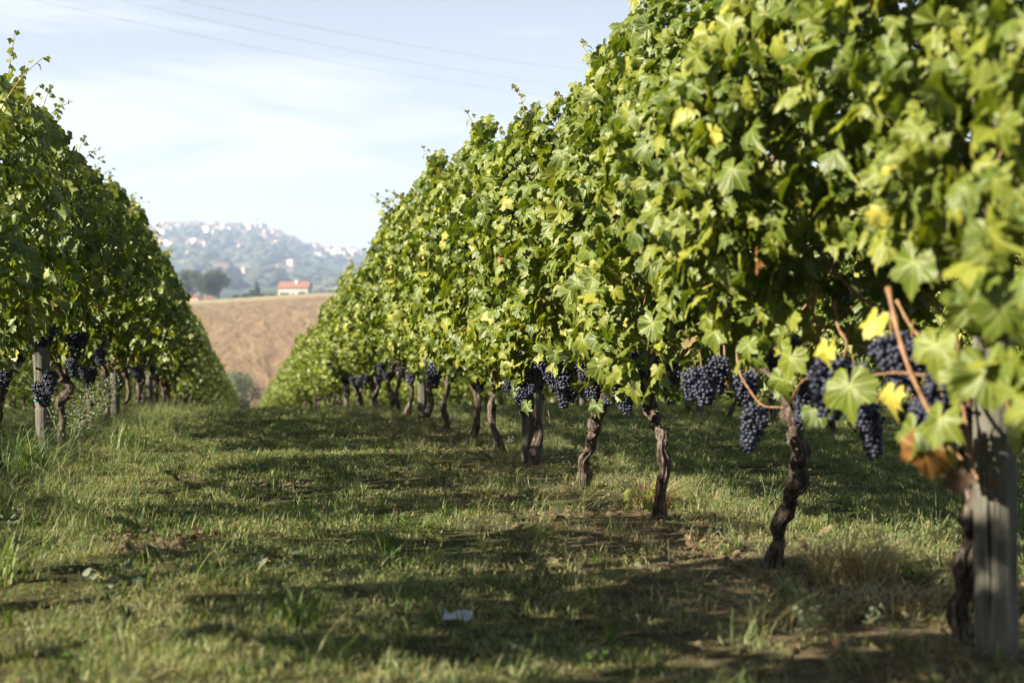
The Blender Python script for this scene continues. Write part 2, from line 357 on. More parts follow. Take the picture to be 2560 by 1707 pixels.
# ---------------------------------------------------------------- vine leaves
def leaf_shape(kind, rs):
    """grape leaf: petiole at the origin, tip towards +v; u across. returns V, tris, uv"""
    if kind == 'far':
        ang = np.array([-150, -105, -55, -25, 0, 25, 55, 105, 150]); rad = np.array([.55, .62, .85, .6, 1.0, .6, .85, .62, .55]) 
        inner = False
    else:
        ang = np.array([-165, -140, -118, -100, -84, -68, -55, -42, -30, -16, 0, 16, 30, 42, 55, 68, 84, 100, 118, 140, 165.])
        rad = np.array([.57, .74, .68, .80, .68, .86, .99, .82, .70, .92, 1.08, .92, .70, .82, .99, .86, .68, .80, .68, .74, .57])
        rad = rad * (1 + rs.uniform(-0.09, 0.09, len(rad))); ang = ang + rs.uniform(-3, 3, len(ang)); inner = True
    if kind == 'fine':          # doubled outline with small teeth
        k = len(ang); t = np.arange(3 * k - 2) / 3.0; r2 = np.interp(t, np.arange(k), rad); ang = np.interp(t, np.arange(k), ang)
        rad = r2 * (1 + np.where(np.arange(3 * k - 2) % 2 == 0, .045, -.045) + rs.uniform(-.025, .025, 3 * k - 2))
    a = np.radians(ang); u = np.sin(a) * rad; v = np.cos(a) * rad
    n = len(a); pts = [(0, 0)]; T = []; 
    if inner:
        pts += [(x * .52, y * .52) for x, y in zip(u, v)] + list(zip(u, v))
        for i in range(n - 1):
            T.append((0, 1 + i + 1, 1 + i)); o1 = 1 + i; o2 = 1 + n + i
            T += [(o1, o1 + 1, o2 + 1), (o1, o2 + 1, o2)]
    else:
        pts += list(zip(u, v)); T = [(0, i + 2, i + 1) for i in range(n - 1)]
    P = np.array(pts); r = np.hypot(P[:, 0], P[:, 1]); th = np.arctan2(P[:, 0], P[:, 1])
    fold = rs.uniform(0.0, 0.5); droop = rs.uniform(0.0, 0.6); wav = rs.uniform(0.06, 0.16)
    z = fold * np.abs(P[:, 0]) * rs.choice([1, 1, -0.6]) - droop * r ** 2 * .6 + wav * r * np.sin(th * rs.choice([3, 4, 5]) + rs.uniform(0, 6)) + 0.05 * rs.randn(len(P)) * r
    if rs.rand() < 0.7:         # lengthwise roll
        ph = rs.uniform(0.4, 1.5); z = z - ph * np.clip(P[:, 1], 0, 2) ** 2 * 0.35
    V = np.stack([P[:, 0], P[:, 1], z], -1) * 0.5
    return V, np.array(T), P
RS = np.random.RandomState(11)
NEAR_L = [leaf_shape('near', RS) for _ in range(10)]; FINE_L = [leaf_shape('fine', RS) for _ in range(14)]; FAR_L = [leaf_shape('far', RS) for _ in range(6)]

def assemble(shapes, pos, nrm, tip, size, rnd, rs):
    """one mesh of many leaves: pos/nrm/tip (n,3)"""
    n = len(pos); w = rs.randint(0, len(shapes), n); VV = []; TT = []; AA = []; off = 0
    nrm = nrm / np.linalg.norm(nrm, axis=1, keepdims=True)
    tip = tip - nrm * (tip * nrm).sum(1, keepdims=True); tip = tip / np.maximum(np.linalg.norm(tip, axis=1, keepdims=True), 1e-6)
    sid = np.cross(tip, nrm)
    for k, (V, T, P) in enumerate(shapes):
        s = np.nonzero(w == k)[0]
        if not len(s): continue
        Vw = (V[None, :, 0, None] * sid[s][:, None] + V[None, :, 1, None] * tip[s][:, None] + V[None, :, 2, None] * nrm[s][:, None]) * size[s][:, None, None] + pos[s][:, None]
        VV.append(Vw.reshape(-1, 3)); nv = len(V)
        TT.append((T[None] + (np.arange(len(s)) * nv)[:, None, None] + off).reshape(-1, 3)); off += nv * len(s)
        A = np.empty((len(s), nv, 3)); A[:, :, 0] = rnd[s][:, None]; A[:, :, 1] = P[None, :, 0]; A[:, :, 2] = P[None, :, 1]
        AA.append(A.reshape(-1, 3))
    return np.concatenate(VV), np.concatenate(TT), np.concatenate(AA)

def foliage_leaves(seed, n, L=1.45, zb=0.62, zt=2.1, hw=0.36, gap=0.0, size=0.098, shoots=6):
    rs = np.random.RandomState(seed)
    yv = rs.uniform(-L/2 - 0.08, L/2 + 0.08, n)
    if gap: yv = np.where(np.abs(yv) > L/2 - gap, yv * rs.uniform(0.35, 0.85, n), yv)
    tz = rs.rand(n)
    top = zt + 0.24 * N1(yv * 1.9 + seed * 3.7, seed * 0.37) ; bot = zb + 0.17 * N2(yv * 2.6 + seed, 1.3 * seed)
    z = bot + (top - bot) * tz
    side = np.where(rs.rand(n) < 0.5, -1.0, 1.0)
    prof = hw * (0.75 + 0.45 * np.sin(np.pi * np.clip(tz, 0, 1) ** 0.8) ** 0.6 - 0.35 * tz ** 3)
    prof = prof * (1 + 0.50 * N1(yv * 2.2 + 5 * side + seed, z * 2.6) + 0.16 * N3(yv * 6 + side, z * 6 + seed))
    depth = 1 - 0.55 * rs.rand(n) ** 1.8
    x = side * prof * depth
    nr = np.stack([side * rs.uniform(0.25, 1.0, n), rs.normal(-.05, 0.6, n), rs.normal(0.34, 0.5, n)], -1)
    nr[:, 2] += 0.9 * np.clip(tz - 0.85, 0, 1) * 4
    tp = np.stack([side * 0.35 + rs.normal(0, 0.35, n), rs.normal(0, 0.5, n), -1 + rs.normal(0, 0.35, n)], -1)
    sz = size * (0.45 + 1.0 * rs.rand(n) ** 1.3); rd = np.clip(rs.beta(2.0, 2.6, n) * 0.9, 0, 1)
    spc = rs.rand(n); low = z < zb + 0.35
    rd = np.where(spc > np.where(low, 0.97, 0.996), rs.uniform(0.93, 1.0, n), rd)
    pos = [np.stack([x, yv, z], -1)]; nrm = [nr]; tip = [tp]; siz = [sz]; rnd = [rd]; canes = []
    for k in range(shoots):      # free shoots above and out of the canopy
        y0 = rs.uniform(-L/2, L/2) * 0.9; s = rs.choice([-1, 1]); ln = rs.uniform(0.25, 0.52)
        top0 = zt - 0.15; lean = rs.uniform(0.0, 0.5) * s; ly = rs.uniform(-0.4, 0.4)
        m = int(ln / 0.04); P = []
        for q in range(m + 1):
            t = q / m; P.append((s * 0.12 + lean * ln * t + 0.35 * lean * t * t * ln, y0 + ly * ln * t, top0 + ln * (t - 0.38 * t * t * abs(lean) * 2)))
        canes.append(P)
        P = np.array(P[1:]); mm = len(P); a = rs.uniform(0, 6.28, mm)
        out = np.stack([np.cos(a), np.sin(a), rs.uniform(-0.3, 0.3, mm)], -1)
        pos.append(P + out * 0.03); nrm.append(np.stack([out[:, 0] * .5, out[:, 1] * .5, np.full(mm, 0.7)], -1) + rs.normal(0, .3, (mm, 3)))
        tip.append(out + np.array([0, 0, -0.5])); siz.append(size * np.linspace(1.0, 0.45, mm) * rs.uniform(.8, 1.15, mm)); rnd.append(rs.uniform(0.45, 0.9, mm))
    return [np.concatenate(v) for v in (pos, nrm, tip, siz, rnd)], canes
def foliage_mesh(name, seed, n, near=True, **k):
    (p, nr, tp, sz, rd), canes = foliage_leaves(seed, n, **k)
    V, T, A = assemble(FINE_L if near == 2 else NEAR_L if near else FAR_L, p, nr, tp, sz, rd, np.random.RandomState(seed + 5))
    return make_mesh(name, V, T, None, [m_leaf if near else m_leaf_far], True, A), canes

# ---------------------------------------------------------------- grape bunches
def ico(sub=2):
    bm = __import__('bmesh').new(); __import__('bmesh').ops.create_icosphere(bm, subdivisions=sub, radius=1)
    V = np.array([v.co[:] for v in bm.verts]); T = np.array([[v.index for v in f.verts] for f in bm.faces]); bm.free(); return V, T
ICO = ico(2)
def bunch_mesh(seed, length=0.17, rad=0.05, br=0.0088):
    rs = np.random.RandomState(seed); P = []; tries = 0
    while len(P) < 150 and tries < 5000:
        tries += 1; t = rs.rand() ** 0.85
        r = rad * (math.sin(math.pi * min(1, (t + 0.16) * 0.62) ** 0.9) ** 0.7) * (1 - 0.55 * t) * 1.25
        if rs.rand() < 0.15 and t < 0.35: r *= 1.35
        r *= rs.uniform(0.7, 1.0); a = rs.uniform(0, 6.283)
        q = np.array([math.cos(a) * r, math.sin(a) * r, -0.02 - t * length])
        if all(np.sum((q - w) ** 2) > (1.55 * br) ** 2 for w in P): P.append(q)
    P = np.array(P); n = len(P); s = br * rs.uniform(0.85, 1.12, n)
    V = (ICO[0][None] * s[:, None, None] + P[:, None]).reshape(-1, 3)
    T = (ICO[1][None] + (np.arange(n) * len(ICO[0]))[:, None, None]).reshape(-1, 3)
    return make_mesh('grape_bunch', V, T, None, [m_grape], True)
BUNCH = [bunch_mesh(s, l, r) for s, l, r in ((1, .17, .048), (2, .14, .052), (3, .19, .046), (4, .12, .042), (5, .16, .055))]
mb = MB(); mb.tube([(0, 0, 0.045), (0.004, 0, 0.02), (0, 0, -0.01), (0, 0.002, -0.08)], [.002, .0022, .0025, .0015], 6)
STEM = mb.mesh('stem', [m_shoot], True)
def add_bunch(vine, loc, scale=1.0, kind=None, rnd=random):
    b = link('grape_bunch', BUNCH[kind if kind is not None else rnd.randrange(5)], vine, loc)
    b.scale = (scale,) * 3; b.rotation_euler = (rnd.uniform(-.25, .25), rnd.uniform(-.25, .25), rnd.uniform(0, 6.28))
    s = link('stem', STEM, b); return b

# ---------------------------------------------------------------- vines
def trunk_mesh(P, R0, seed, k=16, arms=True, n=34, armlen=0.6, hz=None):
    mb = MB(); S = spline(P, n)
    rr = [R0 * (1.35 - 0.35 * min(1, i / (n * .16)) + (0.20 * math.sin(i * 0.55 + seed) + 0.13 * math.sin(i * 1.3 + seed * 2)) * 0.6 + (0.55 * max(0, i / n - 0.82) / .18)) for i in range(n)]
    for i in range(n):
        S[i] = S[i] + Vector((0.35 * R0 * math.sin(i * 0.6 + seed * 1.7), 0.35 * R0 * math.sin(i * 0.45 + seed), 0))
    mb.tube(S, rr, k, nz=0.46, seed=seed)
    if arms:                    # the two arms tied along the wire
        h = S[-1]
        for s in (-1, 1):
            Q = spline([h + Vector((0, 0, -0.02)), h + Vector((0.01, s * 0.12, 0.06)), h + Vector((0, s * armlen * .55, 0.10 + 0.02 * s)), h + Vector((0.01, s * armlen, 0.09))], 14)
            mb.tube(Q, [R0 * (0.62 - 0.35 * i / 13) for i in range(14)], 10, nz=0.3, seed=seed + s)
        for q in range(3):      # old spurs on the head
            a = q * 2.1 + seed; e = h + Vector((math.cos(a) * .05, math.sin(a) * .06, .05 + .02 * q))
            mb.tube([h, (h + e) / 2 + Vector((0, 0, .01)), e], [R0 * .6, R0 * .5, R0 * .3], 8, nz=0.3, seed=q)
    return mb.mesh('trunk', [m_bark], True)
def cane_mesh(P, r=0.006, n=14, mat=None):
    mb = MB(); S = spline(P, n); mb.tube(S, [r * .82 * (1.0 - 0.45 * i / n) * (1.38 if i % 3 == 0 else .95) for i in range(n)], 7); return mb.mesh('cane', [mat or m_cane], True)

rnd = random.Random(5)
TR = []                          # shared trunks, heads at about 0.5 m
for q in range(7):
    w = lambda a: rnd.uniform(-a, a)
    TR.append(trunk_mesh([(w(.04), w(.10), -0.04), (w(.03), w(.08), .14), (w(.05), w(.08), .30), (w(.03), w(.05), .43), (0, 0, .52)], rnd.uniform(.024, .034), q * 3.3, k=12, n=26))
CN = []
for q in range(6):
    w = lambda a: rnd.uniform(-a, a)
    CN.append(cane_mesh([(0, 0, .56), (w(.10), w(.08), .75), (w(.22), w(.15), 1.05), (w(.25), w(.25), 1.5)], rnd.uniform(.0045, .0065)))
FOL_R, FOL_L, FOL_M, FOL_F, FOL_G, FOL_H = [], [], [], [], [], []
for q in range(7): FOL_R.append(foliage_mesh('foliage', 100 + q, 2300, zb=0.62, zt=2.17, hw=0.38))
for q in range(6): FOL_L.append(foliage_mesh('foliage', 200 + q, 2200, zb=0.66, zt=2.17, hw=0.37, gap=0.24))
for q in range(5): FOL_G.append(foliage_mesh('foliage', 250 + q, 950, zb=0.74, zt=2.04, hw=0.32, gap=0.50))
for q in range(3): FOL_H.append(foliage_mesh('foliage', 270 + q, 1800, zb=0.98, zt=2.17, hw=0.36, gap=0.15))
for q in range(5): FOL_M.append(foliage_mesh('foliage', 300 + q, 1800, near=False, zb=0.50, zt=2.16, hw=0.38, size=0.112))
for q in range(4): FOL_F.append(foliage_mesh('foliage', 400 + q, 700, near=False, zb=0.35, zt=2.15, hw=0.40, size=0.165, shoots=3))
SHOOT = {}
def shoot_meshes(canes, key):
    if key not in SHOOT:
        SHOOT[key] = []
        for P in canes:
            mb = MB(); mb.tube(P, [.0035 - .002 * i / len(P) for i in range(len(P))], 5); SHOOT[key].append(mb.mesh('green_shoot', [m_shoot], True))
    return SHOOT[key]

def vine(x, y, fol, key, rz=0, trunk=None, canes=3, bunches=0, label=None, group=None, brnd=None, bz=(0.55, 0.8), bside=None, scale=1.0):
    v = empty('grapevine', (x, y, g1(x, y)))
    tag(v, label, 'vine', group)
    f = link('foliage', fol[0], v); f.rotation_euler = (0, 0, rz); f.scale = (1, 1, scale)
    t = link('trunk', trunk or rnd.choice(TR), v)
    if trunk is None: t.rotation_euler = (0, 0, rnd.choice([0, math.pi])); 
    if key is not None:
        for sm in shoot_meshes(fol[1], key): s = link('green_shoot', sm, v); s.rotation_euler = (0, 0, rz); s.scale = (1, 1, scale)
    for c in range(canes):
        k = link('cane', rnd.choice(CN), v, (0, rnd.uniform(-.55, .55), 0)); k.rotation_euler = (0, 0, rnd.uniform(0, 6.28))
    for c in range(bunches):
        s = bside if bside is not None and rnd.random() < 0.75 else rnd.choice([-1, 1])
        add_bunch(v, (s * rnd.uniform(.08, .33), rnd.gauss(0, .3), rnd.uniform(*bz)), rnd.uniform(.6, 1.1), rnd=rnd)
    return v

XR, XL, XR2, XR3, XL2 = 1.864, -1.455, 5.18, 8.5, -4.78
# right row, the near vines by hand ------------------------------------------------
def local(v, P): o = v.location; return [tuple(Vector(p) - o) for p in P]
def hand_trunk(v, disp, R0, seed, xr=XR, armlen=0.55):
    P = [dp(a, b, xr) for a, b in disp]; P = local(v, P); P[0] = (P[0][0], P[0][1], -0.05)
    return trunk_mesh(P, R0, seed, k=30, n=60, armlen=armlen)
def row_y(px_disp, xr): return onrow(px_disp * .43537, 400, xr).y
near_R = [
    # y from column of its base in the photo, trunk polyline (photo pixels at 2352 wide), radius, label
    (1.95, None, .03, 2, 'vine just beyond the right edge, in front of the thick grey post', 0.62),
    (row_y(2215, XR), [(2215, 1490), (2208, 1380), (2222, 1260), (2232, 1150), (2222, 1010), (2212, 930)], .021, 3.1, 'vine with dark slim trunk right beside the big grey post, orange canes leaning out', 0.93),
    (row_y(1775, XR), [(1775, 1305), (1790, 1215), (1822, 1130), (1836, 1060), (1828, 990), (1815, 930)], .024, 5.5, 'vine with crooked trunk and a lone long grape bunch hanging on its left', 0.86),
    (row_y(1512, XR), [(1512, 1130), (1524, 1060), (1516, 990), (1494, 945), (1484, 900), (1478, 850)], .022, 8.2, 'vine with S-bent dark trunk behind the rusty dry grass tuft', 0.72),
    (row_y(1335, XR), [(1335, 1115), (1345, 1050), (1364, 1000), (1368, 965), (1380, 940), (1392, 905)], .026, 9.9, 'vine in focus with sunlit shaggy bark trunk leaning right, grapes above', 0.70),
]
NV = []
for i, (y, P, r0, sd, lab, zb) in enumerate(near_R):
    z0 = g1(XR, y)
    v = empty('grapevine', (XR, y, z0)); tag(v, lab, 'vine', 'vines of the sunlit right row'); NV.append(v)
    fm, cs = foliage_mesh('foliage', 500 + i * 7, 2600, near=2, zb=zb, zt=(2.2, 2.2, 2.17, 2.2, 2.12)[i], hw=0.35, size=0.10)
    link('foliage', fm, v)
    for sm in shoot_meshes(cs, ('N', i)): link('green_shoot', sm, v)
    link('trunk', hand_trunk(v, P, r0, sd) if P else TR[2], v)
    for c in range(5):
        k = link('cane', rnd.choice(CN), v, (0, rnd.uniform(-.55, .55), 0.06)); k.rotation_euler = (0, 0, rnd.uniform(0, 6.28))
# grapes of the near vines: (photo x, photo y of the bunch's top, inset from the row line, scale, kind)
GR = [(1728, 925, .20, .98, 2, 2), (1600, 838, .24, 1.0, 4, 3), (1575, 850, .20, .9, 1, 3), (1640, 815, .14, .9, 0, 3), (1800, 765, .25, .8, 3, 2),
      (1900, 815, .28, 1.2, 4, 2), (1880, 860, .22, .9, 2, 2), (1945, 830, .16, 1.0, 0, 2), (1985, 930, .10, .9, 2, 2), (1965, 890, .05, 1.0, 1, 2),
      (2030, 760, .22, 1.05, 1, 1), (2095, 775, .16, .95, 4, 1), (2160, 850, .24, .95, 0, 1), (2110, 910, .26, 1.0, 4, 1), (2075, 925, .20, .8, 3, 1), (1700, 850, .08, 1.0, 1, 2),
      (1855, 870, .10, .9, 2, 2), (2150, 900, .10, 1.0, 2, 1), (1300, 810, .26, 1.15, 0, 4), (1325, 820, .2, .85, 3, 4), (1262, 840, .22, 1.05, 4, 4), (1240, 820, .15, 1.1, 2, 4), (1285, 850, .12, 1.2, 2, 4),
      (1332, 830, .22, .8, 1, 4), (1225, 845, .22, .9, 0, 4), (1395, 790, .24, .9, 1, 4), (1410, 850, .22, 1.0, 0, 4), (1420, 890, .10, .9, 4, 4), (1455, 805, .24, 1.0, 2, 3), (1470, 815, .15, 1.0, 1, 3), (1310, 870, .10, 1.0, 1, 4),
      (1355, 850, .08, 1.1, 4, 4), (1540, 830, .12, 1.0, 2, 3), (1765, 800, .05, .9, 0, 2)]
for (a, b, ins, s, kd, vi) in GR:
    v = NV[vi]; p = dp(a, b, XR - ins); add_bunch(v, p - v.location + Vector((.03 * rnd.random(), 0, .01)), s * .88, kd, rnd)
# canes of the near vines seen in the gap below the leaves
for (P, ins, r, vi) in [([(2040, 660), (2062, 760), (2090, 850), (2135, 945), (2195, 1040)], .30, .0085, 1), ([(2110, 1010), (2190, 1035), (2225, 1085)], .2, .006, 1),
        ([(1985, 885), (1940, 855), (1850, 870), (1815, 920)], .2, .006, 2), ([(2130, 862), (2060, 855), (1985, 862), (1930, 850)], .22, .0055, 1), ([(1690, 770), (1698, 850), (1722, 895), (1752, 930), (1800, 935)], .22, .006, 2),
        ([(1875, 650), (1868, 720), (1882, 790), (1850, 860), (1822, 915)], .15, .007, 2), ([(1915, 690), (1925, 750), (1945, 800), (1900, 880), (1830, 925)], .1, .0065, 2), ([(1740, 740), (1790, 765), (1850, 790)], .2, .005, 2),
        ([(2060, 690), (2100, 760), (2150, 800), (2190, 900)], .12, .006, 1), ([(2205, 820), (2212, 920), (2222, 1000), (2240, 1090)], .10, .009, 1), ([(2200, 960), (2226, 1060), (2246, 1100)], .12, .006, 1)]:
    v = NV[vi]; link('cane', cane_mesh(local(v, [dp(a, b, XR - ins) for a, b in P]), r, 18), v)
# single leaves that stand out: photo x, y, inset, size, colour place on the ramp, facing (x, y, z), tip dir
def one_leaf(v, a, b, ins, size, rd, nr=(-1, -.3, .3), tp=(0, 0, -1), seed=0, lab=None, mat=None):
    p = np.array([dp(a, b, XR - ins) - v.location])
    V, T, A = assemble([FINE_L[(seed + 3) % 14]], p, np.array([nr], float), np.array([tp], float), np.array([size]), np.array([rd if rd > .9 else rd * .62]), np.random.RandomState(seed))
    o = link('leaf', make_mesh('leaf', V, T, None, [mat or m_leaf], True, A), v)
    if lab: o['label'] = lab
for args in [(1, 1950, 885, .36, .17, .62, (-.8, -.7, .25), (.1, 0, -1), 3, None), (1, 2050, 905, .30, .10, .958, (-.9, -.3, .3), (0, .2, -1), 1, 'yellow leaf'), (1, 2125, 1030, .34, .15, .985, (-.7, -.6, -.1), (-.2, 0, -1), 5, 'brown and orange leaf'),
        (1, 2145, 1040, .30, .11, .97, (-.5, -.8, .2), (.4, 0, -1), 7, 'orange leaf'), (1, 2195, 1085, .28, .10, .2, (-.6, -.6, .3), (.3, 0, -1), 8, 'dead curled leaf'), (1, 2100, 990, .36, .12, .5, (-.8, -.4, .2), (0, .3, -1), 2, None),
        (1, 2160, 960, .34, .13, .7, (-.8, -.5, .4), (-.1, .1, -1), 4, None), (1, 2255, 690, .38, .16, .45, (-.9, -.6, .3), (.1, 0, -1), 6, None), (1, 2265, 850, .38, .17, .60, (-.8, -.7, .2), (.2, 0, -1), 9, None), (1, 2220, 860, .36, .13, .7, (-.6, -.8, .4), (-.6, 0, -1), 0, None),
        (1, 2240, 430, .36, .15, .35, (-.8, -.6, .4), (.1, 0, -1), 3, None), (1, 2100, 600, .38, .15, .5, (-.8, -.5, .3), (-.2, 0, -1), 2, None), (1, 2150, 790, .36, .14, .8, (-.8, -.5, .4), (0, 0, -1), 5, None), (2, 1815, 820, .32, .13, .78, (-.9, -.5, .2), (0, .2, -1), 7, None), (2, 1795, 870, .30, .12, .55, (-.8, -.5, .1), (-.1, 0, -1), 1, None),
        (2, 1870, 940, .26, .12, .25, (-.6, -.6, .6), (.4, 0, -.7), 4, None), (2, 1900, 800, .34, .09, .93, (-.9, -.4, .3), (-.2, 0, -1), 6, 'yellowish leaf'), (2, 2010, 735, .34, .10, .93, (-.8, -.4, .4), (-.2, .2, -1), 8, 'yellowish leaf'), (2, 1720, 790, .32, .10, .6, (-.8, -.4, .3), (0, 0, -1), 0, None),
        (3, 1640, 760, .34, .14, .6, (-.9, -.5, .2), (0, 0, -1), 2, None), (3, 1500, 740, .34, .15, .55, (-.8, -.6, .3), (0, 0, -1), 9, None), (4, 1378, 840, .34, .15, .6, (-.3, -.9, .2), (0, 0, -1), 3, None), (4, 1455, 890, .30, .11, .8, (-.8, -.5, .3), (.1, 0, -1), 5, None), (4, 1240, 790, .34, .12, .4, (-.2, -.5, .8), (.5, 0, -.7), 7, None),
        (4, 1340, 780, .30, .14, .75, (-.8, -.5, .3), (0, 0, -1), 1, None), (4, 1370, 930, .12, .11, .15, (-.6, -.6, .2), (0, 0, -1), 6, None), (4, 1180, 900, .25, .13, .25, (-.8, -.5, .2), (0, 0, -1), 4, None), (4, 1145, 905, .25, .13, .2, (-.8, -.5, .2), (0, 0, -1), 8, None), (4, 1210, 930, .22, .12, .22, (-.8, -.5, .2), (0, 0, -1), 0, None)]:
    vi = args[0]; one_leaf(NV[vi], *args[1:9], lab=args[9], mat=m_dry if args[9] == 'dead curled leaf' else None)

# the rest of the right row
labs_R = ['vine behind the split post, its trunk almost hidden', 'vine with a short straight trunk just left of the split post', 'vine with leaning trunk, second one left of the split post', 'vine with pale zigzag trunk right of the third post of the right row']
yR = [9.2, row_y(1152, XR), row_y(1098, XR), row_y(1030, XR)]
y = 14.75
while y < 108: yR.append(y); y += 1.45
for i, y in enumerate(yR):
    j = rnd.uniform(-.06, .06)
    if y < 26: fol = rnd.choice(FOL_R); key = ('R', id(fol))
    elif y < 60: fol = rnd.choice(FOL_M); key = None
    else: fol = rnd.choice(FOL_F); key = None
    lab = labs_R[i] if i < 4 else ('leafy vine in the middle of the sunlit right row' if y < 30 else 'small leafy vine far down the sunlit right row')
    vine(XR + j, y, fol, key, rz=rnd.choice([0, math.pi]), canes=2 if y < 20 else 0, bunches=rnd.randint(3, 7) if y < 12 else (rnd.randint(1, 5) if y < 24 else 0), label=lab, group='vines of the sunlit right row' if i < 4 else ('middle vines of the right row' if y < 30 else 'far vines of the right row'), bside=-1, bz=(.52, .86), scale=rnd.uniform(.92, 1.11))
# left row
labs_L = {8.95: 'vine at the left edge with a red leaf and dark grapes', 10.9: 'vine close behind the grey post bound with green ties', 12.3: 'vine with light trunk, first one past the grey post of the shaded left row', 13.6: 'vine with bowed thin trunk, second one past the post with green ties'}
yL = [0.7, 2.15, 3.6, 5.05, 6.5, 7.75, 8.95, 10.9, 12.3, 13.6, 14.9]
y = 16.4
while y < 108: yL.append(y); y += 1.45
for i, y in enumerate(yL):
    if 4.5 < y < 7.9 or y < 1.5: fol = rnd.choice(FOL_G); key = ('G', id(fol))
    elif y < 11: fol = rnd.choice(FOL_H); key = ('H', id(fol))
    elif y < 26: fol = rnd.choice(FOL_L); key = ('L', id(fol))
    elif y < 60: fol = rnd.choice(FOL_M); key = None
    else: fol = rnd.choice(FOL_F); key = None
    lab = labs_L.get(y) or ('vine of the left row level with the camera, throwing shade on the grass' if y < 8 else 'leafy vine in the middle of the shaded left row' if y < 30 else 'small leafy vine far down the shaded left row')
    gr = 'near vines of the left row' if y in labs_L else ('left row vines beside the camera' if y < 8 else 'middle vines of the left row' if y < 30 else 'far vines of the left row')
    vine(XL + rnd.uniform(-.05, .05), y, fol, key, rz=rnd.choice([0, math.pi]), canes=2 if 8 < y < 22 else 0, bunches=rnd.randint(3, 7) if 8 < y < 18 else (rnd.randint(1, 4) if 8 < y < 26 else 0), label=lab, group=gr, bside=1, bz=(.58, 1.0), scale=rnd.uniform(.94, 1.05) if y < 13 else rnd.uniform(.93, 1.08))
# rows beyond
def back_row(xr, y0, y1, lab, grp):
    y = y0
    while y < y1:
        vine(xr + rnd.uniform(-.05, .05), y, rnd.choice(FOL_M if y > 14 else FOL_L if xr < 0 else FOL_R), None, rz=rnd.choice([0, math.pi]), canes=0, bunches=2 if y < 20 and xr > 0 else 0, label=lab, group=grp, bside=-1)
        y += 1.45
back_row(XR2, 7.6, 50, 'vine of the second row to the right, seen under the leaves of the first', 'vines of the second row to the right')
back_row(XR3, 15, 35, 'vine of the third row to the right, glimpsed between trunks', 'vines of the third row to the right')
back_row(XL2, 0.5, 50, 'vine of the row standing behind the shaded left row, glimpsed between its trunks', 'vines behind the left row')

# ---------------------------------------------------------------- posts, ties, wires
def post(x, y, r, h=2.0, lean=(0, 0), label='', group=None, split=False, knot=False, seed=0, base_px=None):
    v = empty('wooden_post', (x, y, g1(x, y) - 0.03)); tag(v, label, 'post', group)
    n = 26; P = [Vector((lean[0] * h * i / n, lean[1] * h * i / n, h * i / n)) for i in range(n + 1)]
    mb = MB(); mb.tube(P, [r * (1.06 - 0.1 * i / n) for i in range(n + 1)], 44, nz=0.05, seed=seed)
    mb.build('post_shaft', m_post, v, True)
    if split:
        mb = MB(); o = Vector((-0.062, -0.03, 0)); mb.tube([p + o for p in P[:20]], [r * .62 * (1 - .1 * i / n) for i in range(20)], 16, nz=0.1, seed=seed + 4); mb.build('split_piece', m_post, v, True)
    return v
pr = 'posts of the right row'; pl = 'posts of the left row'
NP = post(XR, row_y(2290, XR), .050, 2.0, (-.012, 0), 'thick grey weathered post with a knot, at the right edge', pr, seed=1)
mb = MB(); kn = dp(2284, 1103, XR) - NP.location
mk = Mat('wood_knot', 0.9, 0.1); mk.col((0.16, 0.085, 0.05))
P = [Vector((math.cos(a * .3927) * .011, 0, math.sin(a * .3927) * .013)) for a in range(16)]
ax = Vector((-.55, -.83, 0)); sd = Vector((.83, -.55, 0)); c0 = Vector((-.012 * kn.z, 0, kn.z)) + ax * .0525
V = [c0 + sd * p.x + Vector((0, 0, p.z)) for p in P] + [c0 + ax * .004]; mb.add(V, [(i, (i + 1) % 16, 16) for i in range(16)]); mb.build('knot', mk.m, NP, True)
post(XR, row_y(1228, XR), .05, 1.95, (0, 0), 'split grey post in the shade beneath dense leaves, left of the focused vine', pr, True, seed=2)
post(XR, row_y(970, XR), .05, 1.9, (.01, -.01), 'slender post with bright top, third along the right row', pr, seed=3)
post(XR, 21.4, .05, 1.9, (-.02, 0), 'dark upright post, fourth along the right row', pr, seed=4)
post(XR, 27.4, .05, 1.9, (0, 0), 'sunlit pale post, small, fifth along the right row', pr, seed=5)
LP = post(XL + .05, row_y(90, XL), .056, 1.5, (-.05, 0), 'grey leaning post with two green ties in the shaded left row', pl, seed=6)
post(XL + .04, row_y(256, XL), .05, 1.7, (.0, 0), 'second visible post of the left row, pale and upright', pl, seed=7)
post(XL, 22.0, .05, 1.7, (.0, 0), 'far dim post of the left row, among thin trunks', pl, seed=8)
post(XL, 4.4, .05, 1.9, (0, 0), 'post of the left row level with the camera', pl, seed=9)
for i, y in enumerate((9.9, 15.9, 21.8, 27.7)): post(XR2, y, .045, 1.9, (0, 0), ['post of the second right row, seen past the near vine trunks', 'grey post of the second right row standing behind hanging grapes', 'shaded post of the second right row, third from camera', 'faint post of the second right row, fourth from camera'][i], 'posts of the second row', seed=10 + i)
for z in (0.09, 0.42):
    mb = MB(); ring = [Vector((-.05 * z, 0, z)) + Vector((math.cos(a * .2618) * .063, math.sin(a * .2618) * .063, .006 * math.sin(a * .26))) for a in range(25)]
    mb.tube(ring, .004, 6, cap=False); mb.build('green_tie', m_tie, LP, True)
for nm, xr, zs in (('right', XR, (.62, 1.15, 1.65)), ('left', XL, (.62, 1.2))):
    for i, z in enumerate(zs):
        P = [(xr + .03, yy, vine_slope(yy) + z + .012 * math.sin(yy * 1.05)) for yy in list(np.arange(0, 30, 1.0)) + list(np.arange(30, 170, 8.0))]
        mb = MB(); mb.tube(P, .0016, 5)
        tag(mb.build('trellis_wire', m_wire, None, True), ['lowest', 'middle', 'highest'][i] + ' thin steel wire strung through the leaves of the %s row' % nm, 'wire', 'trellis wires')

